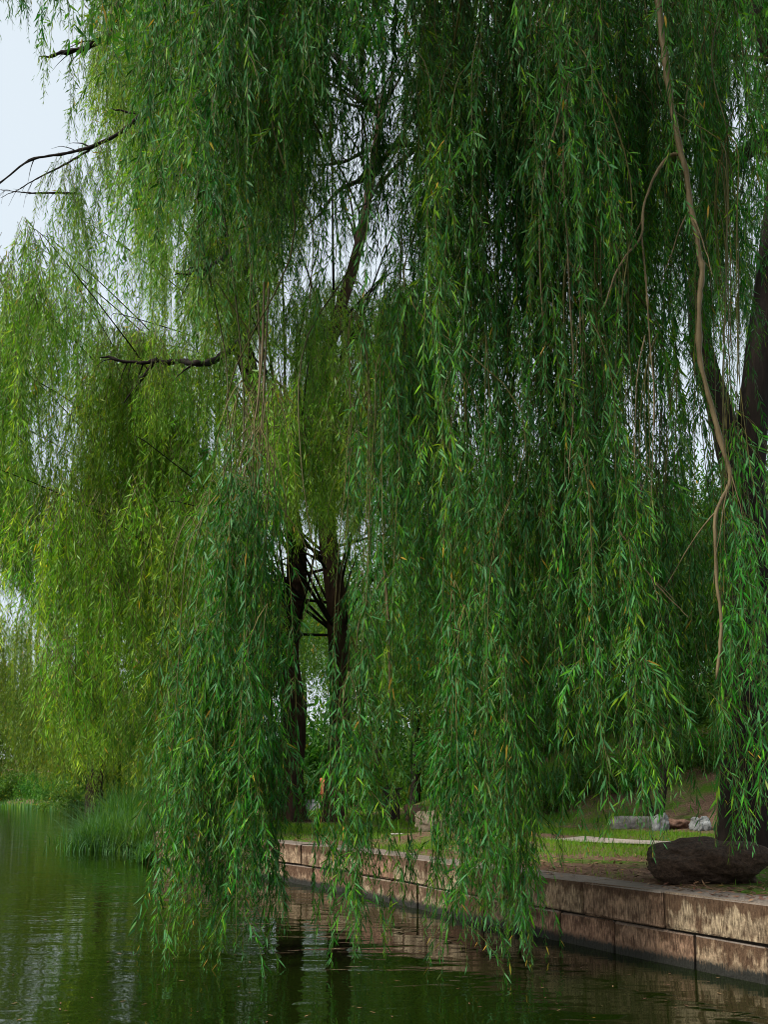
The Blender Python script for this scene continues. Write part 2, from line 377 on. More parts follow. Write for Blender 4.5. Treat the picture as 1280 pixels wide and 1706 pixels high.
def strip(name, ns, t0, t1, dz, m, sub=3):
    ns = np.asarray(ns, float); S = shore_at(ns); rows = []
    for k in range(sub + 1):
        t = t0 + (t1 - t0) * k / sub
        xy = S + D_IN * np.asarray(t)[..., None]
        rows.append(np.concatenate([xy, (ground_z(xy[:, 0], xy[:, 1]) + dz)[:, None]], -1))
    v = np.stack(rows, 1).reshape(-1, 3); b = sub + 1
    i = np.arange(len(ns) - 1)[:, None] * b; j = np.arange(sub)[None]
    f = np.stack([i + j, i + b + j, i + b + j + 1, i + j + 1], -1).reshape(-1, 4)
    return build_mesh(name, v, [f], m)
pn = np.arange(-8, 11.4, 0.3)
pt = 4.7 + 2.0 * smooth01(pn, 12, 20) + 2.6 * smooth01(pn, 20, 31)
tag(link('path', strip('path', pn, pt, pt + 1.3, 0.035, M_PATH)), 'pale footpath behind the grass verge', kind='structure')

# ------------------------------------------------------------------ embankment wall
def rough_box(seed, sx, sy, sz, j=0.012):
    """bevelled, slightly uneven block: x along, y inward, origin at the front-bottom centre"""
    g = np.random.default_rng(seed); b = 0.018
    v = []; 
    xs = [-sx / 2, -sx / 2 + b, 0.0, sx / 2 - b, sx / 2]
    ys = [0, b, sy]; zs = [0, b, sz - b, sz]
    import bmesh
    bm = bmesh.new(); bmesh.ops.create_cube(bm, size=1.0)
    for q in bm.verts:
        q.co.x *= sx; q.co.y = (q.co.y + .5) * sy; q.co.z = (q.co.z + .5) * sz
    bmesh.ops.bevel(bm, geom=bm.edges[:], offset=b, segments=1, profile=0.5, affect='EDGES')
    for q in bm.verts:
        q.co += Vector(g.normal(0, j * .45, 3))
    me = bpy.data.meshes.new('stone_block'); bm.to_mesh(me); bm.free(); me.materials.append(M_BLOCK); return me

wall_t = thing('embankment_wall', (3.4, 7.9, 0), 'low embankment wall of two courses of tooled brown stone blocks along the water', 'wall')
w_inv = Matrix.Translation((3.4, 7.9, 0)).inverted()
arc = spline(SHORE[:7], 400); seg = np.r_[0, np.cumsum(np.linalg.norm(np.diff(arc, axis=0), axis=1))]
def wall_pt(s): return np.array([np.interp(s, seg, arc[:, 0]), np.interp(s, seg, arc[:, 1])])
s0 = seg[np.argmin(np.abs(arc[:, 1] + 1.5))]
for course, (z0, z1, out) in enumerate([(-0.34, 0.325, 0.0), (0.345, 0.70, 0.025)]):
    s = s0 + (0.0 if course else 0.33); k = 0
    while s < seg[-1] - 0.3:
        ln = random.uniform(0.72, 1.02) if course == 0 else random.uniform(0.85, 1.2)
        a, b = wall_pt(s), wall_pt(min(s + ln, seg[-1])); d = nrm(a - b); nin = np.array([-d[1], d[0]])
        if nin @ D_IN < 0: nin = -nin
        L = np.linalg.norm(a - b) - 0.024
        me = rough_box(100 * course + k, L, 0.46 + out, z1 - z0)
        o = link('stone_block', me, wall_t)
        c = (a + b) / 2 - nin * (out + random.uniform(0, .012))
        ang = math.atan2(d[1], d[0])
        # the block's y axis must point inland
        if np.array([-math.sin(ang), math.cos(ang)]) @ nin < 0: ang += math.pi
        o.location = Vector((c[0], c[1], z0 + random.uniform(-.006, .004))) - wall_t.location
        o.rotation_euler = (0, 0, ang); s += ln; k += 1
# backing of the joints
ss = np.linspace(s0, seg[-1] - .05, 90); pts = np.array([wall_pt(q) for q in ss]); dd = nrm(np.gradient(pts, axis=0)); ni = np.stack([-dd[:, 1], dd[:, 0]], -1)
ni = np.where((ni @ D_IN)[:, None] < 0, -ni, ni)
prof = [(0.035, -0.4), (0.035, 0.672), (0.36, 0.672), (0.36, -.4)]
v = np.concatenate([np.concatenate([pts + ni * a, np.full((90, 1), z)], -1)[:, None] for a, z in prof], 1).reshape(-1, 3) - np.array([3.4, 7.9, 0])
i = np.arange(89)[:, None] * 4; j = np.arange(4)[None]; k = (j + 1) % 4
link('mortar', build_mesh('mortar', v, [np.stack([i + j, i + k, i + 4 + k, i + 4 + j], -1).reshape(-1, 4)], M_MORTAR, smooth=False), wall_t)

# ------------------------------------------------------------------ rocks
def rock_mesh(seed, size, m, sub=5, rough=.16, flat=0.0, power=2.6, cuts=5):
    import bmesh
    g = np.random.default_rng(seed)
    bm = bmesh.new(); bmesh.ops.create_icosphere(bm, subdivisions=sub, radius=1.0)
    co = np.array([q.co for q in bm.verts])
    # squarer than a ball
    co = co / (np.sum(np.abs(co) ** power, 1) ** (1 / power))[:, None]
    d = np.zeros(len(co))
    for _ in range(44):
        w = g.normal(0, 1, 3); fr = g.choice([1.2, 2, 3.5, 6, 11, 19, 30]); d += rough * .55 / fr ** .8 * np.sin(co @ nrm(w) * fr * 1.6 + g.uniform(0, 6.3))
    for _ in range(cuts):                               # broken faces
        w = nrm(g.normal(0, 1, 3)); h = g.uniform(.72, .92); q = co @ w
        co = co - np.maximum(q - h, 0)[:, None] * w * .85
    co = co * (1 + d)[:, None] * np.asarray(size) / 2
    co[:, 2] = np.maximum(co[:, 2], -size[2] * .38)
    for q, c in zip(bm.verts, co): q.co = Vector(c)
    me = bpy.data.meshes.new('rock'); bm.to_mesh(me); bm.free(); me.materials.append(m)
    me.polygons.foreach_set('use_smooth', np.ones(len(me.polygons), bool)); return me
def rock(name, px, Y, size, m, seed, label, cat='rock', dz=0.30, rz=0, rough=.16, power=2.6, tilt=0, cuts=5):
    x = (px - 640) / F_PX * Y * (math.cos(PITCH))
    x = P(px, HORIZON, Y)[0]
    o = link(name, rock_mesh(seed, size, m, rough=rough, power=power, cuts=cuts)); o.location = (x, Y, float(ground_z(x, Y)) + size[2] * dz)
    o.rotation_euler = (tilt, 0, rz); return tag(o, label, cat)
rock('boulder', 1186, 9.75, (1.36, 0.95, 0.54), M_ROCKD, 17, 'big dark brown boulder resting on the bank just behind the wall edge', dz=.30, rz=.10, rough=.13, power=2.5, cuts=1)
rock('boulder', 722, 20.6, (0.95, 0.75, 0.66), M_ROCKT, 9, 'pale tan boulder on the bare soil patch in the middle of the bank', dz=.3, rz=.3, rough=.12)
rock('stone', 1097, 21.0, (0.36, 0.35, 0.52), M_ROCKG, 21, 'upright pale grey stone at the foot of the forked slender trunk', 'stone', rough=.2)
rock('stone', 1166, 20.8, (0.42, 0.34, 0.50), M_ROCKG, 23, 'whitish notched stone close left of the big dark trunk', 'stone', rough=.24)
rock('stone', 1128, 21.3, (0.55, 0.35, 0.30), M_ROCKR, 25, 'low red brown stone between two pale stones', 'stone')
rock('stone', 1058, 21.6, (1.15, 0.4, 0.34), M_KERB, 29, 'long low grey kerb stone on the verge, left of the forked trunk', 'stone', rough=.05, power=7, cuts=0)
rock('stone', 695, 25.5, (0.55, 0.5, 0.55), M_ROCKR, 31, 'dark red stone behind the tan boulder, left end of its row', 'stone', power=4)
rock('stone', 728, 26.2, (0.9, 0.5, 0.42), M_ROCKR, 33, 'long red stone slab directly behind the tan boulder', 'stone', power=4)
o = rock('stick', 664, 18.3, (0.30, 0.06, 0.05), M_WHITE, 41, 'short pale piece of wood lying on the soil before the tan boulder', 'stick', dz=.5, rz=.35)

# ------------------------------------------------------------------ willow generator
def strand_path(g, L, lean=0.05, arc=0.25, step=0.12):
    n = max(6, int(L / step)); s = np.linspace(0, L, n)
    az = g.uniform(0, 6.283); d = np.array([math.cos(az), math.sin(az)])
    off = arc * (1 - np.exp(-s / max(arc, .05)))
    w = np.cumsum(np.cumsum(g.normal(0, 1, (n, 2)), 0), 0); w -= w[0]
    w = w / (np.abs(w).max() + 1e-6) * lean * L * g.uniform(.4, 1)
    xy = d[None] * off[:, None] + w
    z = -s + arc * .35 * np.exp(-s / .3) - arc * .35
    return np.concatenate([xy, z[:, None]], 1), s

def leaves_on(g, path, s, s_from, spacing, Lm, spread=(12, 48), taper=0.5):
    k = np.arange(s_from, s[-1], spacing); k = k + g.uniform(-.4, .4, len(k)) * spacing
    k = np.clip(k, 0, s[-1]); gap = np.sin(k * g.uniform(3, 7) + g.uniform(0, 6)) + .7 * np.sin(k * g.uniform(9, 17) + g.uniform(0, 6))
    k = k[(gap > -.75) | (g.random(len(k)) < .25)]
    if len(k) == 0: k = np.array([s[-1] * .9])
    pos = np.stack([np.interp(k, s, path[:, c]) for c in range(3)], -1)
    tan = nrm(np.gradient(path, axis=0)); tg = nrm(np.stack([np.interp(k, s, tan[:, c]) for c in range(3)], -1))
    ph = np.arange(len(k)) * 2.4 + g.uniform(0, 6) + g.normal(0, .5, len(k))
    rad = np.stack([np.cos(ph), np.sin(ph), np.zeros(len(k))], -1)
    rad = nrm(rad - tg * np.sum(rad * tg, -1, keepdims=True))
    an = np.radians(g.uniform(*spread, len(k)))[:, None]
    d = tg * np.cos(an) + rad * np.sin(an); d[:, 2] -= 0.25; d = nrm(d)
    nv = nrm(np.cross(d, g.normal(0, 1, (len(k), 3))) + rad * .4)
    nv = nrm(nv - d * np.sum(nv * d, -1, keepdims=True))
    L = Lm * g.uniform(.42, 1.35, len(k)) * (1 - taper * smooth01(k, s[-1] - .5, s[-1]))
    return pos, d, nv, L

def leaf_geo(geo, g, pos, d, nv, L, ratio=0.118, detail=4, tone=None):
    m = len(pos)
    if m == 0: return
    W = L * ratio * g.uniform(.8, 1.25, m); sd = np.cross(d, nv)
    c = (L * g.uniform(-.22, .1, m))[:, None] * nv
    L1 = L[:, None]; W1 = W[:, None]
    t = g.uniform(0.0, 0.94, m) if tone is None else np.clip(tone + g.normal(0, .22, m), 0, .94)
    t = np.where(g.random(m) < 0.011, 1.0, t)
    if detail == 4:
        down = np.array([0, 0, -1.0]) * L1 * .10
        p1 = pos + d * L1 * .32 + c * .15; p2 = pos + d * L1 * .68 + c * .55 + down * .4; tip = pos + d * L1 + c + down
        v = np.stack([pos, p1 - sd * W1 * .5, p1 + sd * W1 * .5, p2 - sd * W1 * .36, p2 + sd * W1 * .36, tip], 1).reshape(-1, 3)
        b = np.arange(m)[:, None] * 6
        base = geo.n
        geo.v.append(v); geo.n += len(v); geo.t.append(np.repeat(t, 6))
        geo.f3.append((np.concatenate([b + np.array([[0, 2, 1]]), b + np.array([[3, 4, 5]])])) + base)
        geo.f4.append(b + np.array([[1, 2, 4, 3]]) + base)
    else:
        mid = pos + d * L1 * .42 + c * .4
        v = np.stack([pos, mid - sd * W1 * .5, pos + d * L1, mid + sd * W1 * .5], 1).reshape(-1, 3)
        b = np.arange(m)[:, None] * 4
        base = geo.n
        geo.v.append(v); geo.n += len(v); geo.t.append(np.repeat(t, 4))
        geo.f4.append(b + np.array([[0, 3, 2, 1]]) + base)

def twig_geo(geo, path, r0, r1, sides=3):
    v, f = tube_arrays(path, np.linspace(r0, r1, len(path)), sides); geo.add(v, f)

def near_branch(seed, L, bare, mains=2, shoots=11, leaf=.12, spacing=.034, detail=4, r0=.006, collect=None, spread=0.0):
    """one hanging branch seen from near: its stems and its leaves, origin at its top"""
    g = np.random.default_rng(seed); tw, lf = Geo(), Geo()
    tone = g.uniform(.3, .7)
    for q in range(mains):
        Lq = L * (1 if q == 0 else g.uniform(.7, .97)); tone = g.uniform(.08, .85)
        path, s = strand_path(g, Lq, .045 if q == 0 else .07, g.uniform(.1, .3))
        if q: path = path + np.r_[g.normal(0, spread, 2), -abs(g.normal(0, spread))]
        twig_geo(tw, path, r0, .0016)
        sb = bare * Lq
        A = leaves_on(g, path, s, sb, spacing, leaf); leaf_geo(lf, g, *A, detail=detail, tone=tone)
        if collect is not None: collect.append(A)
        for k in range(shoots):
            u = sb + (Lq - sb) * g.uniform(0, .93); i = int(np.searchsorted(s, u)) - 1
            l2 = g.uniform(.25, .85); m = 9; z = np.linspace(0, 1, m)
            az = g.uniform(0, 6.28); out = l2 * g.uniform(.22, .55)
            o_ = out * (1 - (1 - z) ** 2)
            pp = path[i] + np.stack([np.cos(az) * o_, np.sin(az) * o_, -l2 * z ** 1.25], -1)
            s2 = np.r_[0, np.cumsum(np.linalg.norm(np.diff(pp, axis=0), axis=1))]
            twig_geo(tw, pp, .003, .0012)
            A = leaves_on(g, pp, s2, .05, spacing * .9, leaf * .92, (15, 55)); leaf_geo(lf, g, *A, detail=detail, tone=tone + .08)
            if collect is not None: collect.append(A)
    return tw, lf

def far_branch(seed, L, strands=16, rad=.8, leaf=.19, spacing=.042, ratio=.125, r0=.007):
    g = np.random.default_rng(seed); tw, lf = Geo(), Geo(); tone = g.uniform(.3, .7)
    for q in range(strands):
        Lq = L * g.uniform(.55, 1.0); tone = g.uniform(.1, .85)
        path, s = strand_path(g, Lq, .06, g.uniform(.1, rad), .3)
        path = path + np.r_[g.normal(0, rad * .3, 2), g.uniform(-.5, .1)]
        twig_geo(tw, path, r0, .002)
        leaf_geo(lf, g, *leaves_on(g, path, s, .1, spacing, leaf, (15, 60)), ratio=ratio, detail=2, tone=tone)
        for k in range(int(3 * Lq)):
            u = g.uniform(.05, .95) * Lq; i = int(np.searchsorted(s, u)) - 1
            l2 = g.uniform(.2, .6); z = np.linspace(0, 1, 5); az = g.uniform(0, 6.28); o_ = l2 * g.uniform(.2, .6) * (1 - (1 - z) ** 2)
            pp = path[max(i, 0)] + np.stack([np.cos(az) * o_, np.sin(az) * o_, -l2 * z ** 1.25], -1)
            s2 = np.r_[0, np.cumsum(np.linalg.norm(np.diff(pp, axis=0), axis=1))]
            leaf_geo(lf, g, *leaves_on(g, pp, s2, .03, spacing, leaf, (15, 55)), ratio=ratio, detail=2, tone=tone)
    return tw, lf

def joined(tw, lf, name, mt, ml):
    """stems and leaves as one mesh with two materials"""
    v = np.concatenate(tw.v + lf.v); n0 = tw.n
    f4 = np.concatenate(tw.f4 + [f + n0 for f in lf.f4]); nt_ = sum(len(f) for f in tw.f4)
    fs = [f4]; mi = [np.zeros(nt_, int), np.ones(len(f4) - nt_, int)]
    if lf.f3:
        f3 = np.concatenate([f + n0 for f in lf.f3]); fs.append(f3); mi.append(np.ones(len(f3), int))
    return build_mesh(name, v, fs, [mt, ml], np.concatenate(mi), np.concatenate(tw.t + lf.t))

def limb(parent, base, pts, radii, m, name='limb', sides=8, n=18, rough=.08, seed=0):
    p = spline(pts, n); r = np.interp(np.linspace(0, 1, n), np.linspace(0, 1, len(radii)), radii)
    v, f = tube_arrays(p - np.asarray(base), r, sides, rough, seed=seed)
    # close the tip
    k = len(v); v = np.vstack([v, [p[-1] - base]]); tipf = np.array([[k - sides + a, k - sides + (a + 1) % sides, k] for a in range(sides)])
    return link(name, build_mesh(name, v, [f, tipf], m, None, None), parent)

def bare_branch(parent, base, pts, r, m, seed, taper=.25, n=60, twigs=5, sides=7):
    g = np.random.default_rng(seed); p = spline(pts, n)
    L = np.linalg.norm(np.diff(p, axis=0), axis=1).sum(); u = np.linspace(0, 1, n)
    w = np.cumsum(g.normal(0, 1, (n, 3)), 0); w -= u[:, None] * w[-1]; p = p + w / (np.abs(w).max() + 1e-6) * min(.012 * L, r * 1.2)
    rad = r * (1 - (1 - taper) * u); rad *= 1 + .10 * g.normal(0, 1, n)
    for k in g.integers(3, n - 3, max(3, int(L * 2))): rad[k] *= g.uniform(1.15, 1.5)
    rad[-1] *= .4
    v, f = tube_arrays(p - np.asarray(base), rad, sides, .05, seed=seed); k = len(v); v = np.vstack([v, [p[-1] - base]])
    o = link('branch', build_mesh('branch', v, [f, np.array([[k - sides + a, k - sides + (a + 1) % sides, k] for a in range(sides)])], m), parent)
    for _ in range(twigs):
        i = int(g.integers(n // 4, n - 2)); d = nrm(nrm(p[min(i + 2, n - 1)] - p[i - 2]) + g.normal(0, .55, 3)); l = min(L * g.uniform(.07, .2), g.uniform(.3, .7)); z = np.linspace(0, 1, 10)[:, None]
        q = p[i] + d * l * z + np.array([0, 0, -1.0]) * l * .5 * z ** 2 + np.cumsum(g.normal(0, .012 * l, (10, 3)), 0) * z
        v, f = tube_arrays(q - p[0] * 0 - np.asarray(base), np.linspace(rad[i] * .45, .002, 10), 5); link('twig', build_mesh('twig', v, [f], m), o)
    return o

# ------------------------------------------------------------------ willow on the right (its curtain hangs in front)
baseA = np.array([*P(1246, 1410, 14.5)[:2], 0.66])
wA = thing('willow_tree', baseA, 'nearest weeping willow, black trunk at the right edge, long green curtains over the water', 'tree')
def trunk(parent, base, pts, radii, m, seed, sides=44, n=46, rough=.05, flare=True, name='trunk'):
    p = spline(pts, n); r = np.interp(np.linspace(0, 1, n), np.linspace(0, 1, len(radii)), radii)
    v, f = tube_arrays(p - base, r, sides, rough, seed=seed)
    return link(name, build_mesh(name, v, [f], m), parent)
topA = P(1238, 800, 14.5)
trunk(wA, baseA, [baseA - [0, 0, .3], baseA + [0, 0, .25], P(1245, 1250, 14.5), P(1250, 1000, 14.5), P(1242, 850, 14.5), topA], [.62, .46, .36, .33, .34, .31], M_BARK, 1)
LA = [P(1238, 830, 14.5), P(1205, 700, 14.4), P(1168, 570, 14.3), P(1166, 430, 14.2), P(1195, 300, 14.0), P(1285, 215, 13.6), P(1360, 60, 13.0)]
RA = [P(1245, 830, 14.5), P(1262, 620, 14.6), P(1285, 420, 14.7), P(1310, 150, 14.6), P(1290, -150, 14), P(1200, -420, 13)]
limb(wA, baseA, LA, [.27, .21, .18, .16, .14, .12, .08], M_BARK, sides=16, n=40, seed=2)
limb(wA, baseA, RA, [.27, .23, .20, .18, .15, .10], M_BARK, sides=16, n=40, seed=3)
limb(wA, baseA, [P(1262, 640, 14.6), P(1300, 560, 14.4), P(1380, 470, 14)], [.16, .13, .08], M_BARK, seed=4)
CR = P(1250, -250, 14.0)                                   # where the upper limbs leave the trunk
for k, pts in enumerate([[P(1288, 100, 14.6), P(1150, -380, 13), P(900, -560, 11), P(600, -640, 9.5), P(350, -560, 9)],
                         [P(1300, 0, 14.5), P(1250, -420, 12), P(1150, -700, 9.5), P(1000, -800, 8)],
                         [P(1285, -120, 14.2), P(1100, -500, 14.5), P(800, -520, 14), P(560, -420, 13.5)]]):
    limb(wA, baseA, pts, [.16, .12, .08, .03], M_BARK, sides=10, n=26, seed=10 + k)

VA = []          # (length, bare share, stems mesh, leaf mesh)
leafA_sets = {}
for k, (L, bare) in enumerate([(2.2, .05), (2.6, .1), (3.2, .08), (3.2, .3), (4.0, .1), (4.0, .35), (4.8, .1), (4.8, .45), (5.6, .15), (5.6, .5), (6.6, .2), (6.6, .55)]):
    tw, lf = near_branch(500 + k, L, bare, mains=3, shoots=15, leaf=.128, spacing=.025)
    VA.append((L, bare, tw.mesh('hanging_branch', M_TWIG, tone=False), lf.mesh('foliage', M_LEAF_A)))
NV = len(VA)
for k, (L, bare) in enumerate([(2.6, .02), (3.2, .02), (4.0, .04), (4.8, .06), (5.6, .1), (6.6, .15)]):
    tw, lf = near_branch(560 + k, L, bare, mains=7, shoots=12, leaf=.128, spacing=.025, spread=.4)
    VA.append((L, bare, tw.mesh('hanging_branch', M_TWIG, tone=False), lf.mesh('foliage', M_LEAF_A)))
nA = [0]
def hang_A(anchor, vi, rz, tilt=(0, 0), sc=1.0):
    L, bare, mt, ml = VA[vi]
    o = link('hanging_branch', mt, wA); o.location = Vector(anchor - baseA)
    o.rotation_euler = (tilt[0], tilt[1], rz); o.scale = (sc,) * 3
    c = link('foliage', ml, o); c['kind'] = 'stuff'; nA[0] += 1
    return o

def pick_variant(L, bare=None, thick=False):
    best = sorted(range(NV, len(VA)) if thick else range(NV), key=lambda i: abs(VA[i][0] - L) + (abs(VA[i][1] - bare) * 6 if bare is not None else random.uniform(0, .9)))
    return best[0]

def pz(Y): return Y / F_PX                         # metres to one photo pixel at Y
# px, lowest pixel of the curtain there, spread, Y, number, length, bare share, lean (px shift over the branch)
LOW_A = [(280, 1440, 8.6, 1, 3.0, .2, -30), (312, 1400, 8.8, 2, 3.2, .08, -40), (318, 1480, 8.8, 2, 4.6, .1, -60), (328, 1578, 9.2, 2, 4.8, .1, -70), (352, 1570, 9.4, 3, 4.8, .1, -60), (352, 1560, 9.4, 1, 5.6, .5, -70), (378, 1540, 9.4, 3, 4.8, .1, -40), (385, 1500, 9.4, 1, 5.6, .5, -40),
         (392, 1578, 9.2, 2, 4.8, .1, -30), (405, 1575, 9.2, 1, 5.6, .5, -20), (418, 1568, 9.4, 1, 4.8, .3, -5), (590, 1600, 9.0, 2, 6.6, .55, 0),
         (618, 1340, 9.4, 1, 4.2, .2, 0), (640, 1605, 9.0, 1, 5.6, .5, 0), (655, 1290, 9.6, 2, 4.8, .1, 0), (690, 1225, 10, 3, 4.8, .1, 0), (722, 1255, 9.6, 2, 4.8, .1, 0),
         (772, 1560, 9.0, 2, 5.6, .15, 0), (785, 1610, 8.9, 2, 5.6, .15, 10), (806, 1370, 9.2, 2, 5.6, .15, 0), (835, 1565, 8.8, 3, 5.6, .15, 0), (858, 1560, 8.8, 3, 5.6, .15, 0), (885, 1440, 8.8, 2, 5.6, .15, 0), (915, 1450, 8.6, 3, 4.8, .1, 0),
         (945, 1380, 8.8, 3, 5.6, .15, 10), (975, 1440, 8.4, 3, 5.6, .15, 10), (1005, 1440, 8.4, 3, 4.8, .1, 0), (1040, 1340, 8.6, 2, 5.6, .5, 0), (1062, 1400, 8.2, 1, 5.6, .5, 0), (1090, 1300, 8.6, 2, 4.8, .45, 0), (1130, 1350, 8.4, 2, 4.0, .35, 0),
         (1165, 1330, 8.4, 2, 4.0, .35, 0), (1205, 1420, 8.2, 1, 5.6, .5, 0), (1232, 1430, 8.2, 2, 6.6, .55, 0), (1268, 1440, 8.4, 2, 6.6, .55, 0)]
anchors_A = []
TIPS_A = [(312, 1575, 9.1, 2), (330, 1580, 9.2, 2), (372, 1560, 9.3, 1), (405, 1580, 9.2, 2), (428, 1572, 9.3, 2), (572, 1600, 9.0, 2), (772, 1565, 9.0, 2), (780, 1600, 8.9, 1), (838, 1570, 8.8, 2), (858, 1565, 8.8, 2)]
def lowA(px, py, Y, L, bare, lean, jit=16, thick=False, up=40):
    Yj = Y + random.uniform(-.55, .55); vi = pick_variant(L, bare, thick); L = VA[vi][0]
    bot = P(px + random.uniform(-jit, jit), py - abs(random.gauss(0, up)), Yj)
    tilt = math.atan2(-lean * pz(Yj), L)             # lean < 0: the tip swings left
    anc = bot + np.array([-lean * pz(Yj), 0, L * math.cos(tilt) + .05])
    o = hang_A(anc, vi, random.uniform(0, 6.28))
    o.rotation_mode = 'XYZ'
    o.matrix_local = Matrix.Translation(Vector(anc - baseA)) @ Matrix.Rotation(tilt, 4, 'Y') @ Matrix.Rotation(random.uniform(0, 6.28), 4, 'Z')
    anchors_A.append(anc); return o
for (px, py, Y, n_, L, bare, lean) in LOW_A:
    for _ in range(n_): lowA(px, py, Y, L, bare, lean)
for (px, py, Y, n_) in TIPS_A:
    for _ in range(n_): lowA(px, py, Y, random.choice([2.2, 2.6, 3.2]), .05, -15 if px < 500 else 0, 12, False, 12)
# the middle and the upper tiers: px, tip pixel range, number
UP_A = [(330, 180, 520, 4), (360, 250, 600, 6), (395, 300, 680, 7), (430, 300, 640, 7), (465, 300, 620, 6), (495, 200, 460, 5), (540, 60, 200, 2), (580, 60, 200, 2), (615, 100, 240, 2), (650, 120, 300, 3), (690, 280, 620, 4),
        (725, 300, 900, 6), (760, 350, 1000, 6), (795, 350, 1000, 6), (830, 350, 1050, 6), (865, 400, 1050, 6), (900, 400, 1100, 6), (935, 400, 1100, 6), (970, 400, 1100, 6), (1005, 400, 1100, 6), (1040, 350, 1050, 7), (1060, 500, 900, 4),
        (1075, 250, 900, 5), (1095, 400, 620, 4), (1110, 200, 500, 2), (1125, 850, 1150, 2), (1130, 150, 540, 4), (1192, 450, 700, 3), (1215, 500, 720, 2), (1255, 300, 560, 3), (15, 40, 55, 3), (45, 38, 50, 3), (1232, 480, 640, 3)]
for (px, p0, p1, n_) in UP_A:
    for _ in range(n_):
        Y = random.uniform(8.7 if px > 990 else 7.8, 10.9); L = random.choice([3.2, 4.0, 4.8, 5.6, 6.6])
        lowA(px, random.uniform(p0, p1), Y, L, random.choice([.1, .1, .2, .3]), random.uniform(-12, 8), 22, (random.random() < .75 and px < 1100) or px < 60)
for _ in range(44):
    px = random.uniform(1050, 1330); Y = random.uniform(15.6, 19)
    lowA(px, random.uniform(60, 560 if px < 1130 else 780), Y, random.choice([2.6, 3.2, 4.0]), .04, 0, 10, True)
open('/tmp/cnt','w').write(str(nA[0]))

# drooping limbs that carry the anchors: one for each small cluster
def cluster(pts, cell):
    d = {}
    for p in pts: d.setdefault(tuple(np.floor(np.asarray(p) / cell).astype(int)), []).append(p)
    return [np.array(q) for q in d.values()]
spineA = spline([P(1288, 100, 14.6), P(1150, -380, 13), P(900, -560, 11), P(600, -640, 9.5), P(350, -560, 9)], 60)
for k, cl in enumerate(cluster(anchors_A, (1.3, 1.6, 2.6))):
    c = cl.mean(0); hi = cl[:, 2].max()
    i = np.argmin(np.linalg.norm(spineA - (c + [1.2, .6, 3.0]), axis=1)); st = spineA[min(i, 52)]
    mid = np.array([c[0] * .75 + st[0] * .25, c[1] * .75 + st[1] * .25, max(hi + .9, st[2] * .6 + hi * .4 + .5)])
    gg = np.random.default_rng(40 + k); end = np.array([c[0], c[1], hi + .02]); drop = mid[2] - end[2]
    way = [st, mid] + [mid + (end - mid) * u + np.r_[gg.normal(0, .10 + .035 * drop, 2), 0] for u in ((.2, .4, .6, .8) if drop > 2 else (.5,))] + [end]
    limb(wA, baseA, way, [.03, .013, .008, .005], M_TWIG, 'limb', 5, 30, .08, 40 + k)

# ------------------------------------------------------------------ the two willows in the middle
def joinedB(seed, L, ml, **k):
    tw, lf = far_branch(seed, L, **k); return joined(tw, lf, 'hanging_branch', M_TWIG, ml)
VB = [(L, joinedB(700 + i, L, M_LEAF_B)) for i, L in enumerate([1.6, 2.0, 2.4, 2.8, 3.2, 3.6, 4.0, 4.6, 5.2])]
botB = lambda px: np.interp(px, [-60, 0, 40, 100, 150, 250, 400, 430, 630, 670, 700, 900], [930, 1000, 1080, 1240, 1310, 1335, 1310, 930, 930, 1200, 1250, 1250])
leftB = lambda py: np.interp(py, [-400, 60, 150, 330, 430, 900, 1000, 1100, 1250, 1340], [215, 190, 172, 150, -30, -60, 0, 40, 100, 160])
def willow_B(base, label, trunk_pts, radii, pxr, n, seed, Yr, nlimb, clip=300):
    base = np.asarray(base); t = thing('willow_tree', base, label, 'tree')
    trunk(t, base, trunk_pts, radii, M_BARKB, seed, sides=30, n=44, rough=.07)
    tp = spline(trunk_pts, 60); g = np.random.default_rng(seed)
    # limb clusters
    cl = []
    while len(cl) < nlimb:
        px = g.uniform(*pxr); py = g.uniform(-230, 1180)
        if px < leftB(py + 60) + 15 or py > botB(px) - 120: continue
        cl.append((px, py, g.uniform(*Yr)))
    cnt = 0
    for q, (px, py, Y) in enumerate(cl):
        c = P(px, py, Y)
        zi = np.clip(c[2] - np.linalg.norm(c[:2] - base[:2]) * .7, tp[26, 2], tp[-1, 2]); st = tp[np.clip(np.argmin(np.abs(tp[:, 2] - zi)) + g.integers(-6, 6), 24, 58)]
        mid = (st + c) / 2 + [g.normal(0, .5), g.normal(0, .5), g.uniform(.3, 1.7)]
        limb(t, base, [st, mid, c + [0, 0, .25], c + nrm(c - st) * [.5, .5, 0] + [0, 0, -.1]], [.05, .022, .010, .004], M_BARK, 'limb', 5, 14, .05, seed + q)
        for _ in range(int(round((n - cnt) / (nlimb - q)))):
            off = g.normal(0, [1.0, 1.0, .7]); a = c + off
            L, me = VB[g.integers(len(VB))]
            apx = 640 + F_PX * a[0] / a[1]
            pya = HORIZON - F_PX * (a[2] - CAM_Z) / a[1]; mn = leftB(pya + 120) + min(g.normal(-25, 45), 40)
            if apx < mn: a[0] += (mn - apx) / F_PX * a[1]; apx = mn
            if 490 < apx < 725 and a[2] > P(apx, 440, a[1])[2]: a[2] = P(apx, g.uniform(450, 720), a[1])[2]
            # keep the curtain's lower outline
            apx = 640 + F_PX * a[0] / a[1] ; zb = P(apx, (botB(apx) if a[1] < 28.2 else max(botB(apx), 1230)) - g.uniform(0, 60), a[1])[2]
            if a[2] - L < zb:
                ok = [v for v in VB if a[2] - v[0] >= zb]
                if not ok: a[2] = zb + 1.7; L, me = VB[0]
                else: L, me = ok[-1]
            o = link('hanging_branch', me, t); o.location = Vector(a - base); o.rotation_euler = (g.normal(0, .04), g.normal(0, .04), g.uniform(0, 6.28)); cnt += 1
    return t
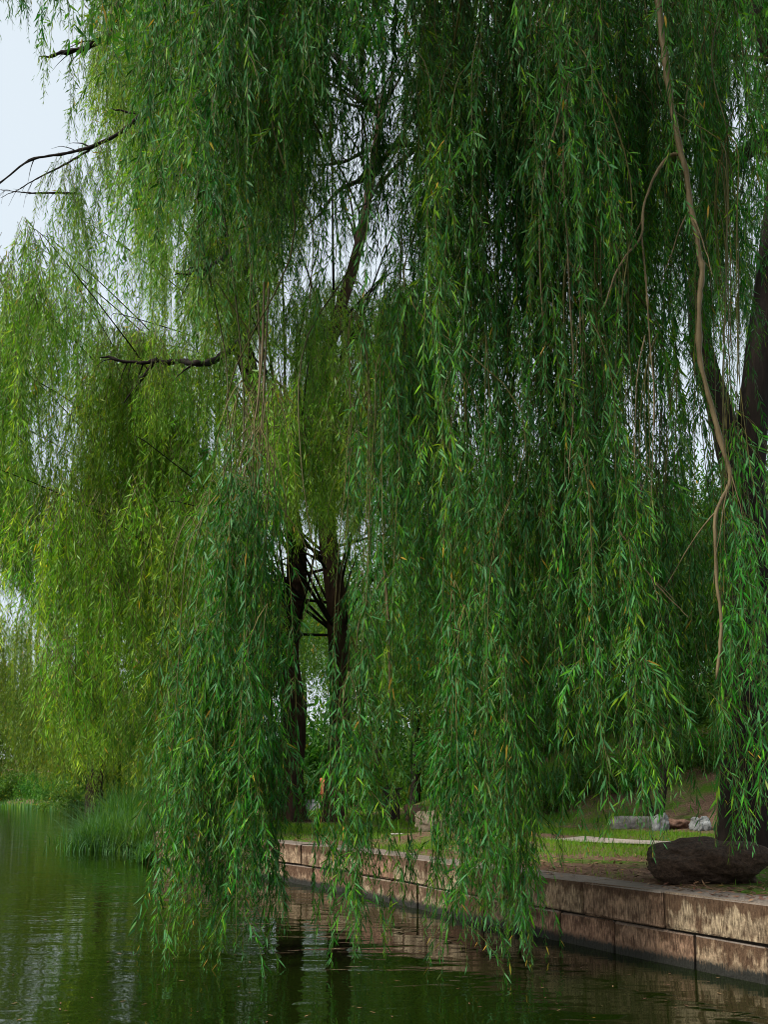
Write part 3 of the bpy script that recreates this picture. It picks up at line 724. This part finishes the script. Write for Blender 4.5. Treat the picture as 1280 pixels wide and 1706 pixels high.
bl = np.array([*P(483, HORIZON, 27.0)[:2], .62]); br = np.array([*P(553, HORIZON, 26.4)[:2], .62])
tB1 = willow_B(bl, 'left one of the two middle willows, yellow green curtains over the lake', [bl - [-.1, 0, .3], bl + [0.0, 0, .2], P(482, 1300, 27), P(488, 1200, 27), P(478, 1080, 27), P(495, 950, 27), P(470, 800, 26.5), P(400, 560, 26), P(380, 300, 25.5), P(390, 0, 25)],
         [.78, .50, .39, .37, .35, .30, .26, .22, .16, .08], (-60, 540), 272, 61, (17, 26), 66)
tB2 = willow_B(br, 'right one of the two middle willows, dark trunk leaning up to the right', [br - [0.1, 0, .3], br + [0.02, 0, .2], P(561, 1300, 26.4), P(568, 1180, 26.4), P(560, 1000, 26.4), P(545, 880, 26.4), P(550, 740, 26.4), P(542, 610, 26), P(600, 400, 25.5), P(640, 150, 25)],
         [.62, .42, .33, .32, .30, .27, .23, .20, .15, .08], (100, 800), 300, 62, (21.5, 30.5), 58)
# bare dark branches that show against the sky on the left
for k, (pl, r, Y) in enumerate([([(330, -60), (215, -10), (195, 45), (160, 72), (110, 88), (65, 94)], .075, 16.4),
                                ([(420, 60), (335, 125), (308, 148), (270, 170), (235, 187), (185, 180)], .06, 16.4),
                                ([(330, 132), (290, 145), (255, 160)], .035, 16.4),
                                ([(235, 190), (205, 222), (150, 248), (100, 258), (50, 268), (0, 305), (-30, 330)], .04, 16.4),
                                ([(150, 250), (60, 300), (0, 330)], .02, 16.4), ([(125, 322), (60, 322), (0, 316)], .025, 16.4),
                                ([(345, 290), (300, 290), (258, 296)], .045, 16.4), ([(350, 440), (320, 452), (290, 458)], .05, 16.4),
                                ([(350, 602), (290, 598), (230, 600), (165, 595)], .07, 17.6), ([(262, 598), (240, 625), (205, 672)], .05, 17.5), ([(40, 588), (10, 596), (-30, 605)], .05, 22)]):
    pts_ = [P(x, y, Y) for x, y in pl]
    if k in (0, 1, 6, 7, 8): pts_ = [P(430, pl[0][1] - 60, 25.0)] + pts_
    bare_branch(tB1, bl, pts_, r, M_BARK, 300 + k, .22, 40, 6)
    g = np.random.default_rng(k + 50)
    for u in (.12, .3, .5)[:3 if len(pl) > 3 else 1]:
        q = spline([P(x, y, Y) for x, y in pl], 40)[int(u * 39)]; L, me = VB[g.integers(0, 2)]
        o = link('hanging_branch', me, tB1); o.location = Vector(q + [0, 0, .1] - bl); o.rotation_euler = (0, 0, g.uniform(0, 6)); o.scale = (.6, .6, .8)
for k, (pl, r, Y) in enumerate([([(690, 240), (620, 250), (570, 270), (510, 276)], .05, 16), ([(600, 300), (560, 320), (535, 355), (512, 375)], .045, 16), ([(700, 240), (640, 300), (615, 335), (590, 350)], .045, 16), ([(600, 300), (640, 262), (700, 180)], .07, 16)]):
    bare_branch(wA, baseA, [P(x, y, Y) for x, y in pl], r, M_BARK, 330 + k, .3, 40, 6)
# unseen roof of the crown above the view, spread wide to shade the curtains
g = np.random.default_rng(404); geo = Geo()
for _ in range(620):
    u = g.random(); q = np.array([g.uniform(-4.0, 11), g.uniform(2.5, 17.5), 0]); q[2] = g.uniform(12.2, 16.5) - .05 * abs(q[0] - 5) ** 1.3
    per = 110; p = q + g.normal(0, 1, (per, 3)) * [.55, .55, .6]; p = p[P(640, -60, 1.0)[2] * 0 + (p[:, 2] - CAM_Z) > (HORIZON + 60) / F_PX * p[:, 1] * .97]
    if len(p) == 0: continue
    d = g.normal(0, .5, (len(p), 3)); d[:, 2] -= 1; d = nrm(d); nv = nrm(np.cross(d, g.normal(0, 1, (len(p), 3))))
    leaf_geo(geo, g, p, d, nv, g.uniform(.12, .26, len(p)), ratio=.24, detail=2, tone=g.uniform(.3, .7))
geo.v = [v - baseA for v in geo.v]
o = link('crown', geo.mesh('crown', M_LEAF_A), wA); o['kind'] = 'stuff'
geo = Geo()                                     # unseen foliage added above the viewer to block sky light on the right
for _ in range(430):
    q = np.array([g.uniform(.2, 12), g.uniform(-5, 6), g.uniform(8.0, 13)]); p = q + g.normal(0, 1, (110, 3)) * [.5, .5, .7]; p = p[p[:, 2] > 7.2 + .3 * np.maximum(p[:, 1], 0)]
    if len(p) == 0: continue
    d = g.normal(0, .5, (len(p), 3)); d[:, 2] -= 1; d = nrm(d); nv = nrm(np.cross(d, g.normal(0, 1, (len(p), 3))))
    leaf_geo(geo, g, p, d, nv, g.uniform(.12, .26, len(p)), ratio=.24, detail=2, tone=g.uniform(.3, .7))
geo.v = [v - baseA for v in geo.v]
o = link('crown', geo.mesh('crown', M_LEAF_A), wA); o['kind'] = 'stuff'
for k, e in enumerate([(2, 1, 10.5), (6, -1, 10), (9, 2, 11)]): limb(wA, baseA, [spineA[30], (np.array(e) + spineA[30]) / 2 + [0, 0, .8], np.array(e)], [.08, .05, .015], M_BARK, 'limb', 6, 16, .05, 700 + k)  # limbs added to carry the unseen shading foliage
# pale bare branches in front
for k, (pl, r, Y) in enumerate([([(1085, -120), (1097, 20), (1106, 90), (1115, 160), (1130, 245), (1142, 290), (1152, 350), (1166, 420), (1171, 462), (1167, 510), (1171, 600), (1190, 680), (1211, 765), (1217, 800), (1202, 838), (1196, 880), (1200, 960), (1205, 1010), (1203, 1060), (1194, 1132)], .030, 7.9),
                                ([(1134, 256), (1112, 262), (1088, 295), (1072, 345), (1069, 392), (1040, 430), (1020, 470), (1008, 512)], .016, 7.9),
                                ([(1012, -60), (1003, 10), (985, 75), (974, 118)], .030, 8.2), ([(996, 5), (985, 45), (962, 90), (945, 105), (930, 190), (912, 262), (900, 380), (905, 560)], .014, 8.1),
                                ([(950, 120), (938, 240), (945, 420), (955, 640), (948, 800)], .009, 8.0), ([(980, 140), (970, 300), (966, 500), (975, 700)], .008, 8.2),
                                ([(1070, 395), (1078, 470), (1084, 560), (1092, 660), (1086, 840)], .009, 7.9), ([(1075, 560), (1062, 640), (1058, 800)], .007, 7.9),
                                ([(1030, 880), (1070, 940), (1105, 985), (1150, 1030)], .009, 8.0), ([(640, 960), (600, 1030), (590, 1120), (560, 1200)], .008, 9.3), ([(640, 950), (650, 1100), (640, 1290)], .012, 9.3),
                                ([(440, 470), (436, 600), (425, 700), (405, 800), (375, 900), (340, 1000)], .012, 9.1), ([(448, 480), (440, 620), (432, 720), (410, 830), (392, 900)], .010, 9.2), ([(430, 500), (432, 640), (418, 740), (390, 850), (355, 960)], .009, 9.15)]):
    bare_branch(wA, baseA, [P(x, y, Y) for x, y in pl], r, M_PALE, 360 + k, .45, 90 if len(pl) > 9 else 40, 5 if len(pl) > 9 else 2)

# ------------------------------------------------------------------ willow further along the left shore
bC = np.array([*P(158, HORIZON, 47)[:2], .3])
tC = thing('willow_tree', bC, 'smaller willow further along the left shore behind the reeds, hazy yellow green', 'tree')
trunk(tC, bC, [bC - [0, 0, .4], bC + [0, 0, 2], bC + [.5, .3, 5], bC + [-.5, .2, 9], bC + [.2, 0, 12]], [.5, .38, .32, .24, .1], M_BARKB, 63, sides=16, n=20)
VC = []
for i, L in enumerate([2.5, 3.5, 4.5, 5.5]):
    tw, lf = far_branch(800 + i, L, strands=6, rad=.8, leaf=.22, spacing=.07, ratio=.2); VC.append((L, joined(tw, lf, 'hanging_branch', M_TWIG, M_LEAF_C)))
g = np.random.default_rng(77)
for k in range(190):
    px = g.uniform(-120, 330); Y = g.uniform(40, 52); lo = np.interp(px, [-120, 20, 60, 130, 180, 330], [1180, 1270, 1318, 1330, 1345, 1350]) - abs(g.normal(0, 25)) 
    top = np.interp(px, [-120, 0, 40, 120, 330], [1150, 1150, 1090, 900, 800])
    L, me = VC[g.integers(4)]; zb = P(px, lo, Y)[2] if g.random() < .5 else P(px, g.uniform(top, lo), Y)[2]
    o = link('hanging_branch', me, tC); o.location = Vector(np.array([P(px, lo, Y)[0], Y, max(zb, .15) + L]) - bC); o.rotation_euler = (0, 0, g.uniform(0, 6.28))

# ------------------------------------------------------------------ trees across the lake and behind the bank
def crown_mesh(seed, rad, leaf, n, m, droop=.5, blobs=16, low=-.6):
    """a loose crown: leaf clumps scattered through an uneven volume, gaps between them"""
    g = np.random.default_rng(seed); rad = np.asarray(rad, float); geo = Geo()
    nb = blobs * 7
    c = nrm(g.normal(0, 1, (nb, 3))) * (g.random(nb)[:, None] ** .4); c = c[c[:, 2] > low]; c = c * rad
    per = n // len(c)
    for q in c:
        r = rad.mean() * g.uniform(.10, .24); p = g.normal(0, 1, (per, 3)) * r * [.75, .75, .9 + droop * .5] + q
        d = g.normal(0, .6, (per, 3)); d[:, 2] -= droop * 1.6; d = nrm(d); nv = nrm(np.cross(d, g.normal(0, 1, (per, 3))))
        leaf_geo(geo, g, p, d, nv, leaf * g.uniform(.6, 1.3, per), ratio=.34 - droop * .15, detail=2, tone=g.uniform(.15, .8))
    return geo.mesh('crown', m)
def far_tree(name, x, y, h, rad, label, cr, m=M_BARK, group=None, rz=0, tr=.25):
    z = float(ground_z(x, y)); t = thing(name, (x, y, z - .1), label, 'tree', group)
    v, f = tube_arrays(spline([(0, 0, -.4), (.1, 0, h * .3), (-.2, .1, h * .65), (.1, 0, h * .95)], 16), np.linspace(tr, .05, 16), 9, .08, seed=int(h * 10))
    link('trunk', build_mesh('trunk', v, [f], m), t)
    for k in range(5):
        a = k * 1.3 + h; p = [(0, 0, h * (.35 + .08 * k)), (math.cos(a) * rad * .4, math.sin(a) * rad * .4, h * (.5 + .08 * k)), (math.cos(a) * rad * .8, math.sin(a) * rad * .8, h * (.58 + .08 * k))]
        v, f = tube_arrays(spline(p, 8), np.linspace(tr * .4, .02, 8), 6, .05); link('limb', build_mesh('limb', v, [f], m), t)
    o = link('crown', cr, t); o.location = (0, 0, h * .62); o.rotation_euler = (0, 0, rz); o['kind'] = 'stuff'; return t
crW = [crown_mesh(900 + k, (5.5, 5.5, 6.2), .55, 11000, M_LEAF_C, 1.0, 20, -.95) for k in range(2)]
for k, (px, Y, h, lab) in enumerate([(-20, 98, 14, 'far willow across the lake at the left edge of the view'), (52, 103, 12.5, 'far willow across the lake, second from the left edge'), (-110, 101, 15, None), (105, 96, 11, 'far willow across the lake, partly behind the nearer curtain'), (-200, 108, 15, None), (170, 92, 11, 'far willow across the lake, hidden lowest behind the reeds')]):
    x = P(px, HORIZON, Y)[0]; far_tree('willow_tree', x, Y, h, 5, lab or 'rounded willow on the far shore beyond the left edge', crW[k % 2], group=None if lab else 'willows beyond the left edge', rz=k * 1.1)
crE = [crown_mesh(940 + k, (3.8, 3.8, 5.4), .27, 15000, M_LEAF_E, .5, 20) for k in range(3)]
EL = [(690, 38, 11, 'leafy tree behind the mound, above the dark box'), (760, 44, 14, 'tall leafy tree behind the tan boulder'), (830, 37, 12, 'leafy tree rising behind the curtain, left of the slope'), (900, 42, 14, 'tall tree on the slope behind the middle of the curtain'),
      (960, 36, 11, 'leafy tree low on the slope behind the curtain'), (1030, 43, 13, 'leafy tree on the slope left of the forked trunk'), (1085, 37, 10, 'bright leafy tree above the forked trunk'), (1150, 42, 11, 'bright leafy tree seen through the gap left of the big trunk'), (1215, 36, 10, 'leafy tree right behind the big trunk'),
      (1290, 40, 12, 'leafy tree at the right edge behind the bank'), (628, 50, 15, 'leafy tree beyond the bridge, to its right'), (505, 72, 22, 'tall leafy tree straight behind the bridge'), (575, 74, 21, 'tall leafy tree far behind the right middle trunk'), (446, 56, 16, 'leafy tree behind the bridge, to its left'), (370, 60, 13, 'leafy tree behind the left curtain, beyond the wall end'), (290, 62, 12, 'leafy tree behind the reeds')]
for k, (px, Y, h, lab) in enumerate(EL):
    far_tree('leafy_tree', P(px, HORIZON, Y)[0], Y, h, 3, lab, crE[k % 3], rz=k * .9)
for k, (px, Y, h) in enumerate([(1400, 30, 12), (1500, 36, 13), (1620, 28, 12), (660, 60, 15), (800, 62, 15), (950, 60, 15), (1100, 62, 14), (1250, 58, 14)]):
    far_tree('leafy_tree', P(px, HORIZON, Y)[0], Y, h, 3, 'leafy tree in the back row far behind the slope', crE[k % 3], rz=k * .7, group='trees in the far back row')
# shrubs under the trees close the view to the horizon
crS = [crown_mesh(960 + k, (1.9, 1.6, 1.15), .19, 6500, M_LEAF_E, .2, 10, -.4) for k in range(3)]
shr = [(655, 40, 'shrub left of the mound'), (600, 46, 'shrub right of the bridge'), (780, 35, 'shrub at the right of the green mound'), (860, 34, 'shrub on the slope below the curtain'), (930, 33, 'dark shrub low on the slope behind the grass verge'), (1010, 33, 'dark shrub on the slope left of the forked trunk'), (1180, 32, 'dark shrub on the slope behind the whitish stone'), (1260, 31, 'dark shrub behind the big trunk'), (450, 44, 'shrub left of the bridge'), (380, 42, 'shrub behind the left end of the wall'), (310, 40, 'shrub on the shore right of the reeds'), (520, 71, 'shrub closing the view behind the bridge')]
for k, (px, Y, lab) in enumerate(shr):
    x = P(px, HORIZON, Y)[0]; t = thing('shrub', (x, Y, float(ground_z(x, Y))), 'leafy green ' + lab if not lab.startswith('dark') else lab, 'shrub')
    o = link('foliage', crS[k % 3], t); o.location = (0, 0, .8); o['kind'] = 'stuff'; o.scale = (1.1,) * 3
    for a in range(3):
        v, f = tube_arrays([(0, 0, -.2), (math.cos(a * 2.1) * .2, math.sin(a * 2.1) * .2, .5), (math.cos(a * 2.1) * .5, math.sin(a * 2.1) * .5, 1.1)], [.04, .03, .015], 5); link('stem', build_mesh('stem', v, [f], M_BARK), t)
for k, (px, Y, lab) in enumerate([(-12, 86, 'dark bush on the far shore at the left edge'), (22, 88, 'dark green bush on the far shore, second from the left edge'), (62, 85, 'dark bush on the far shore below the far willow'), (98, 78, 'bush on the left shore under the smaller willow'), (128, 66, 'bush on the left shore just left of the smaller willow trunk'),
                              (920, 27, 'low dark shrub on the slope above the verge'), (985, 28, 'low shrub on the slope between the dark shrubs'), (1040, 26.5, 'low dark shrub left of the forked trunk'), (1130, 27, 'low shrub on the slope right of the forked trunk'), (1185, 26, 'low dark shrub on the slope behind the whitish stone'), (1235, 27.5, 'low shrub on the slope behind the big trunk')]):
    x = P(px, HORIZON, Y)[0]; far = Y > 50; t = thing('shrub', (x, Y, float(ground_z(x, Y)) - .1), lab, 'shrub')
    o = link('foliage', crS[k % 3], t); o.location = (0, 0, .9 if far else .35); o['kind'] = 'stuff'; o.scale = (1.3, 1.1, 1.2) if far else (.75, .6, .6); o.rotation_euler = (0, 0, k * .8)
    v, f = tube_arrays([(0, 0, -.3), (.05, 0, .3), (.1, .05, .8)], [.05, .04, .02], 5); link('stem', build_mesh('stem', v, [f], M_BARK), t)
for k in range(16):
    px = 250 + k * 68; Y = 54 + (k % 3) * 4 if k != 4 else 73; x = P(px, HORIZON, Y)[0]; t = thing('shrub', (x, Y, float(ground_z(x, Y)) - .2), 'bushy green shrub in the back row that closes the view', 'shrub', 'shrubs in the far back row')
    o = link('foliage', crS[k % 3], t); o.location = (0, 0, 2.0); o['kind'] = 'stuff'; o.scale = (2.6, 2.2, 2.9); o.rotation_euler = (0, 0, k)
    v, f = tube_arrays([(0, 0, -.3), (.1, 0, 1.0), (.3, .1, 2.2)], [.08, .06, .02], 5); link('stem', build_mesh('stem', v, [f], M_BARK), t)
# forked slender trunk
bf = P(1090, HORIZON, 22); zf = float(ground_z(bf[0], 22)); tf = thing('slender_tree', (bf[0], 22, zf), 'slender tree with a forked dark trunk behind the pale stones', 'tree')
fb = np.array([bf[0], 22, zf])
limb(tf, fb, [fb - [0, 0, .3], P(1078, 1340, 22), P(1062, 1270, 22), P(1052, 1150, 22), P(1060, 950, 22), P(1070, 800, 22.5)], [.16, .13, .12, .11, .09, .04], M_BARK, 'trunk', 12, 30, .06, 7)
limb(tf, fb, [fb - [0, 0, .3], P(1100, 1345, 22), P(1108, 1260, 22), P(1104, 1120, 22), P(1120, 950, 22)], [.14, .12, .10, .09, .04], M_BARK, 'trunk', 12, 30, .06, 8)
o = link('crown', crown_mesh(981, (2.6, 2.6, 2.6), .18, 7000, M_LEAF_E, .6, 14), tf); o.location = Vector(P(1085, 930, 23) - fb); o['kind'] = 'stuff'

# ------------------------------------------------------------------ reeds, grass, litter
def blades(g, xy, z, h, w, m, name, lean=.35, seg=3):
    n = len(xy); geo = Geo(); az = g.uniform(0, 6.28, n); d = np.stack([np.cos(az), np.sin(az)], -1); sd = np.stack([-d[:, 1], d[:, 0], np.zeros(n)], -1)
    ln = np.abs(g.normal(0, lean, n)) * h; rows = []
    for k in range(seg + 1):
        u = k / seg; c = np.concatenate([xy + d * (ln * u ** 2)[:, None], (z + h * (u - .28 * (ln / h) * u ** 2))[:, None]], -1)
        ww = (w * (1 - u) ** .7 * .5)[:, None]
        if k < seg: rows += [c - sd * ww, c + sd * ww]
        else: rows += [c]
    v = np.stack(rows, 1).reshape(-1, 3); q = 2 * seg + 1; b = np.arange(n)[:, None] * q
    geo.v.append(v); geo.n = len(v); geo.t.append(np.repeat(np.clip(g.normal(.5, .25, n), 0, .94), q))
    for k in range(seg - 1): geo.f4.append(b + np.array([[2 * k, 2 * k + 1, 2 * k + 3, 2 * k + 2]]))
    geo.f3.append(b + np.array([[2 * seg - 2, 2 * seg - 1, 2 * seg]]))
    return geo.mesh(name, m)
g = np.random.default_rng(31)
for px, Y, rx, ry, n, h, lab in [(196, 25.6, 1.05, 1.0, 3600, 1.25, 'dark green bushy clump of reeds at the water edge, left one'), (238, 24.6, .75, .8, 1700, 1.15, 'lighter clump of reeds next to the wall end'), (228, 28.5, 1.6, 1.0, 2400, 2.1, 'tall reeds behind the dark clump'), (262, 21.2, .42, .35, 700, .7, 'low reeds growing against the end of the wall')]:
    x = P(px, HORIZON, Y)[0]; xy = g.normal(0, [rx * .5, ry * .5], (n, 2)); hh = h * g.uniform(.5, 1.15, n) * np.exp(-np.sum(xy ** 2, 1) / (3 * rx ** 2))
    t = thing('reed_clump', (x, Y, -.05), lab, 'reeds'); o = link('blades', blades(g, xy, np.zeros(n), hh, np.full(n, .03), M_REED, 'blades', 1.0, 4), t); o['kind'] = 'stuff'
n = 2600; px = g.uniform(-60, 130, n); Yv = g.uniform(70, 92, n); x = (px - 640) / F_PX * Yv; t_, n_ = tn(x, Yv); k = (t_ > -.5) & (t_ < 6); x, Yv = x[k], Yv[k]
tag(link('shore_grass', blades(g, np.stack([x, Yv], -1), np.maximum(ground_z(x, Yv), 0) - .05, g.uniform(.25, .7, len(x)), np.full(len(x), .09), M_REED, 'shore_grass', .3)), 'light green grass along the far left shore', kind='stuff')
def patch(x, y): return np.sin(x * 1.1 + 1.7 * np.sin(y * .6)) * np.sin(y * .83 + 1.3 * np.sin(x * .7 + 2)) + .45 * np.sin(x * 3.1 + y * 2.3) * np.sin(y * 2.9 - x * 1.7)
N_G = 330000
n_ = g.uniform(-1, 30, N_G); t_ = .5 + g.random(N_G) ** 1.3 * 19; xy = shore_at(n_) + D_IN * t_[:, None]
pth = np.interp(n_, pn, pt); on_path = (t_ > pth - .02) & (t_ < pth + 1.32)
verge = np.exp(-((t_ - (pth + 2.0)) / 1.2) ** 2) * 1.9 + np.exp(-((t_ - (pth - .7)) / .8) ** 2) * .9 + (n_ > 15) * .6
keep = (patch(xy[:, 0], xy[:, 1]) + verge + g.normal(0, .25, N_G) > .45) & ~on_path & ~((n_ < 8.6) & (t_ < 2.9) & (g.random(N_G) < .88))
keep &= np.hypot(xy[:, 0] - 1.0, (xy[:, 1] - 18.0)) > .9
keep &= (t_ < 9.5) | (g.random(N_G) < .6)
xy = xy[keep]; n = len(xy); print('grass blades', n)
tag(link('grass', blades(g, xy, ground_z(xy[:, 0], xy[:, 1]) - .01, g.uniform(.03, .10, n) * (1 + .02 * xy[:, 1]), np.full(n, .010), M_GRASS, 'grass', .5, 2)), 'bright green grass in patches on the bank', kind='stuff')
N_L = 30000
n_ = np.where(g.random(N_L) < .35, g.uniform(-4, 8.5, N_L), g.uniform(-4, 26, N_L)); t_ = .06 + g.random(N_L) ** 1.7 * 16; xy = shore_at(n_) + D_IN * t_[:, None]
keep = (t_ > .45) | ((g.random(N_L) < .9) & (n_ < 5.5 + g.normal(0, 2, N_L))); keep &= patch(xy[:, 0], xy[:, 1]) + g.normal(0, .3, N_L) < .55; xy, tt = xy[keep], t_[keep]; n = len(xy)
pos = np.concatenate([xy, np.maximum(ground_z(xy[:, 0], xy[:, 1]), np.where(tt < .5, .705, -9))[:, None] + g.uniform(.004, .02, n)[:, None]], -1)
d = g.normal(0, 1, (n, 3)); d[:, 2] *= .18; d = nrm(d); nv = nrm(np.array([0, 0, 1.]) + g.normal(0, .25, (n, 3))); nv = nrm(nv - d * np.sum(nv * d, -1, keepdims=True))
geo = Geo(); leaf_geo(geo, g, pos, d, nv, g.uniform(.04, .10, n), ratio=.3, detail=2)
tag(link('fallen_leaves', geo.mesh('fallen_leaves', M_LITTER)), 'brown fallen leaves scattered over the bank and wall top', kind='stuff')
n = 460; y = g.uniform(5.5, 18, n); x = y * g.uniform(-.42, .42, n); t_, _ = tn(x, y); k = t_ < -.1; x, y = x[k], y[k]; n = len(x)
d = np.concatenate([nrm(g.normal(0, 1, (n, 2))), np.zeros((n, 1))], -1); geo = Geo(); leaf_geo(geo, g, np.stack([x, y, np.full(n, .006)], -1), d, np.tile([0, 0, 1.], (n, 1)), g.uniform(.02, .07, n), ratio=.25, detail=2)
geo.v = [np.where(np.arange(3)[None] == 2, .006, v) for v in geo.v]
tag(link('floating_leaves', geo.mesh('floating_leaves', M_LITTER)), 'small bits of fallen leaf floating on the dark water', kind='stuff')

# ------------------------------------------------------------------ bin and bridge
def bevel_box(sx, sy, sz, m, b=.01, name='panel'):
    import bmesh
    bm = bmesh.new(); bmesh.ops.create_cube(bm, size=1.0)
    for q in bm.verts: q.co = Vector((q.co.x * sx, q.co.y * sy, q.co.z * sz))
    bmesh.ops.bevel(bm, geom=bm.edges[:], offset=b, segments=2, profile=.6, affect='EDGES')
    me = bpy.data.meshes.new(name); bm.to_mesh(me); bm.free(); me.materials.append(m); return me
xb = P(650, HORIZON, 26)[0]; zb = float(ground_z(xb, 26))
tb = thing('litter_bin', (xb, 26, zb), 'dark brown box bin with an overhanging flat top right of the middle trunks', 'bin', rz=.2)
for name, s, z, dx in [('base', (.40, .36, .08), .04, 0), ('body', (.46, .40, .76), .46, .02), ('post', (.06, .30, .10), .88, -.16), ('post', (.06, .30, .10), .88, .20), ('lid', (.62, .52, .06), .95, 0)]:
    o = link(name, bevel_box(*s, M_BIN, name=name), tb); o.location = (dx, 0, z)

yb0, yb1 = 36.0, 66.0; xbr = P(516, HORIZON, 36)[0]; zg = .78
tbr = thing('arched_bridge', (xbr, yb0, zg), 'small arched park bridge with red railings and teal panels seen between the two middle trunks', 'bridge', rz=float(math.atan2(-(P(519, HORIZON, 66)[0] - xbr), 30)))
def arch(u): return .24 * math.sin(math.pi * (.02 + .96 * u)) ** 1.1
LBR = yb1 - yb0; hw = .60
us = np.linspace(0, 1, 17)
v = []; 
for u in us:
    z = arch(u); y = u * LBR
    v += [(-hw - .12, y, z), (hw + .12, y, z), (hw + .12, y, z - .25), (-hw - .12, y, z - .25)]
v = np.array(v); i = np.arange(16)[:, None] * 4; j = np.arange(4)[None]; k = (j + 1) % 4
f = np.stack([i + j, i + k, i + 4 + k, i + 4 + j], -1).reshape(-1, 4); f = np.vstack([f, [[3, 2, 1, 0], [64, 65, 66, 67]]])
link('deck', build_mesh('deck', v, [f], M_DECK, smooth=False), tbr)
def lathe(prof, m, name, sides=14):
    pr = np.array(prof); a = np.linspace(0, 2 * np.pi, sides, endpoint=False)
    v = np.stack([pr[:, None, 0] * np.cos(a), pr[:, None, 0] * np.sin(a), np.repeat(pr[:, 1:2], sides, 1)], -1).reshape(-1, 3)
    i = np.arange(len(pr) - 1)[:, None] * sides; j = np.arange(sides)[None]; k = (j + 1) % sides
    return build_mesh(name, v, [np.stack([i + j, i + k, i + sides + k, i + sides + j], -1).reshape(-1, 4)], m)
post_me = bevel_box(.15, .15, .95, M_RED, name='post')
fin_me = lathe([(0, 0), (.07, 0), (.09, .03), (.05, .06), (.10, .12), (.115, .18), (.09, .25), (0, .29)], M_RED, 'finial')
NP = 11
for sd in (-1, 1):
    for q in range(NP):
        u = q / (NP - 1); o = link('post', post_me, tbr); o.location = (sd * hw, u * LBR, arch(u) + .46)
        c = link('finial', fin_me, o); c.location = (0, 0, .475)
        if q == NP - 1: continue
        u2 = (q + 1) / (NP - 1); y0, y1, z0, z1 = u * LBR + .08, u2 * LBR - .08, arch(u), arch(u2)
        for name, a, b, th, m in [('rail', .70, .80, .09, M_RED), ('panel', .22, .70, .04, M_TEAL), ('kerb_rail', .02, .20, .11, M_RED)]:
            x0, x1 = sd * hw - th / 2, sd * hw + th / 2
            v = [(x, y, z + h) for y, z in ((y0, z0), (y1, z1)) for x in (x0, x1) for h in (a, b)]
            f = [(0, 1, 3, 2), (4, 6, 7, 5), (0, 2, 6, 4), (1, 5, 7, 3), (0, 4, 5, 1), (2, 3, 7, 6)]
            link(name, build_mesh(name, np.array(v), [np.array(f)], m, smooth=False), tbr)

# ------------------------------------------------------------------ the 300 largest leaves stand as single leaves
g = np.random.default_rng(91); lg = Geo()
leaf_geo(lg, g, np.zeros((1, 3)), np.array([[1., 0, 0]]), np.array([[0, 0, 1.]]), np.array([1.0]), ratio=.14, detail=4, tone=np.array([.55]))
leaf_me = lg.mesh('leaf', M_LEAF_A); cnt = 0
for px, py, Y in [(325, 1500, 7.9), (860, 1500, 7.6), (985, 1420, 7.5)]:
    col_ = []; tw, lf = near_branch(int(px), 3.4, .25, 1, 8, .13, .034, collect=col_)
    anc = P(px, py, Y) + [0, 0, 3.4]; o = link('hanging_branch', tw.mesh('hanging_branch', M_TWIG, tone=False), wA); o.location = Vector(anc - baseA)
    n_here = 0
    for pos, d, nv, L in col_:
        for a, b, c, l in zip(pos, d, nv, L):
            if n_here >= 100: break
            s = np.cross(c, b); q = link('leaf', leaf_me, o); n_here += 1; cnt += 1
            q.matrix_local = Matrix(((b[0] * l, s[0] * l, c[0] * l, a[0]), (b[1] * l, s[1] * l, c[1] * l, a[1]), (b[2] * l, s[2] * l, c[2] * l, a[2]), (0, 0, 0, 1)))
print('single leaves', cnt)
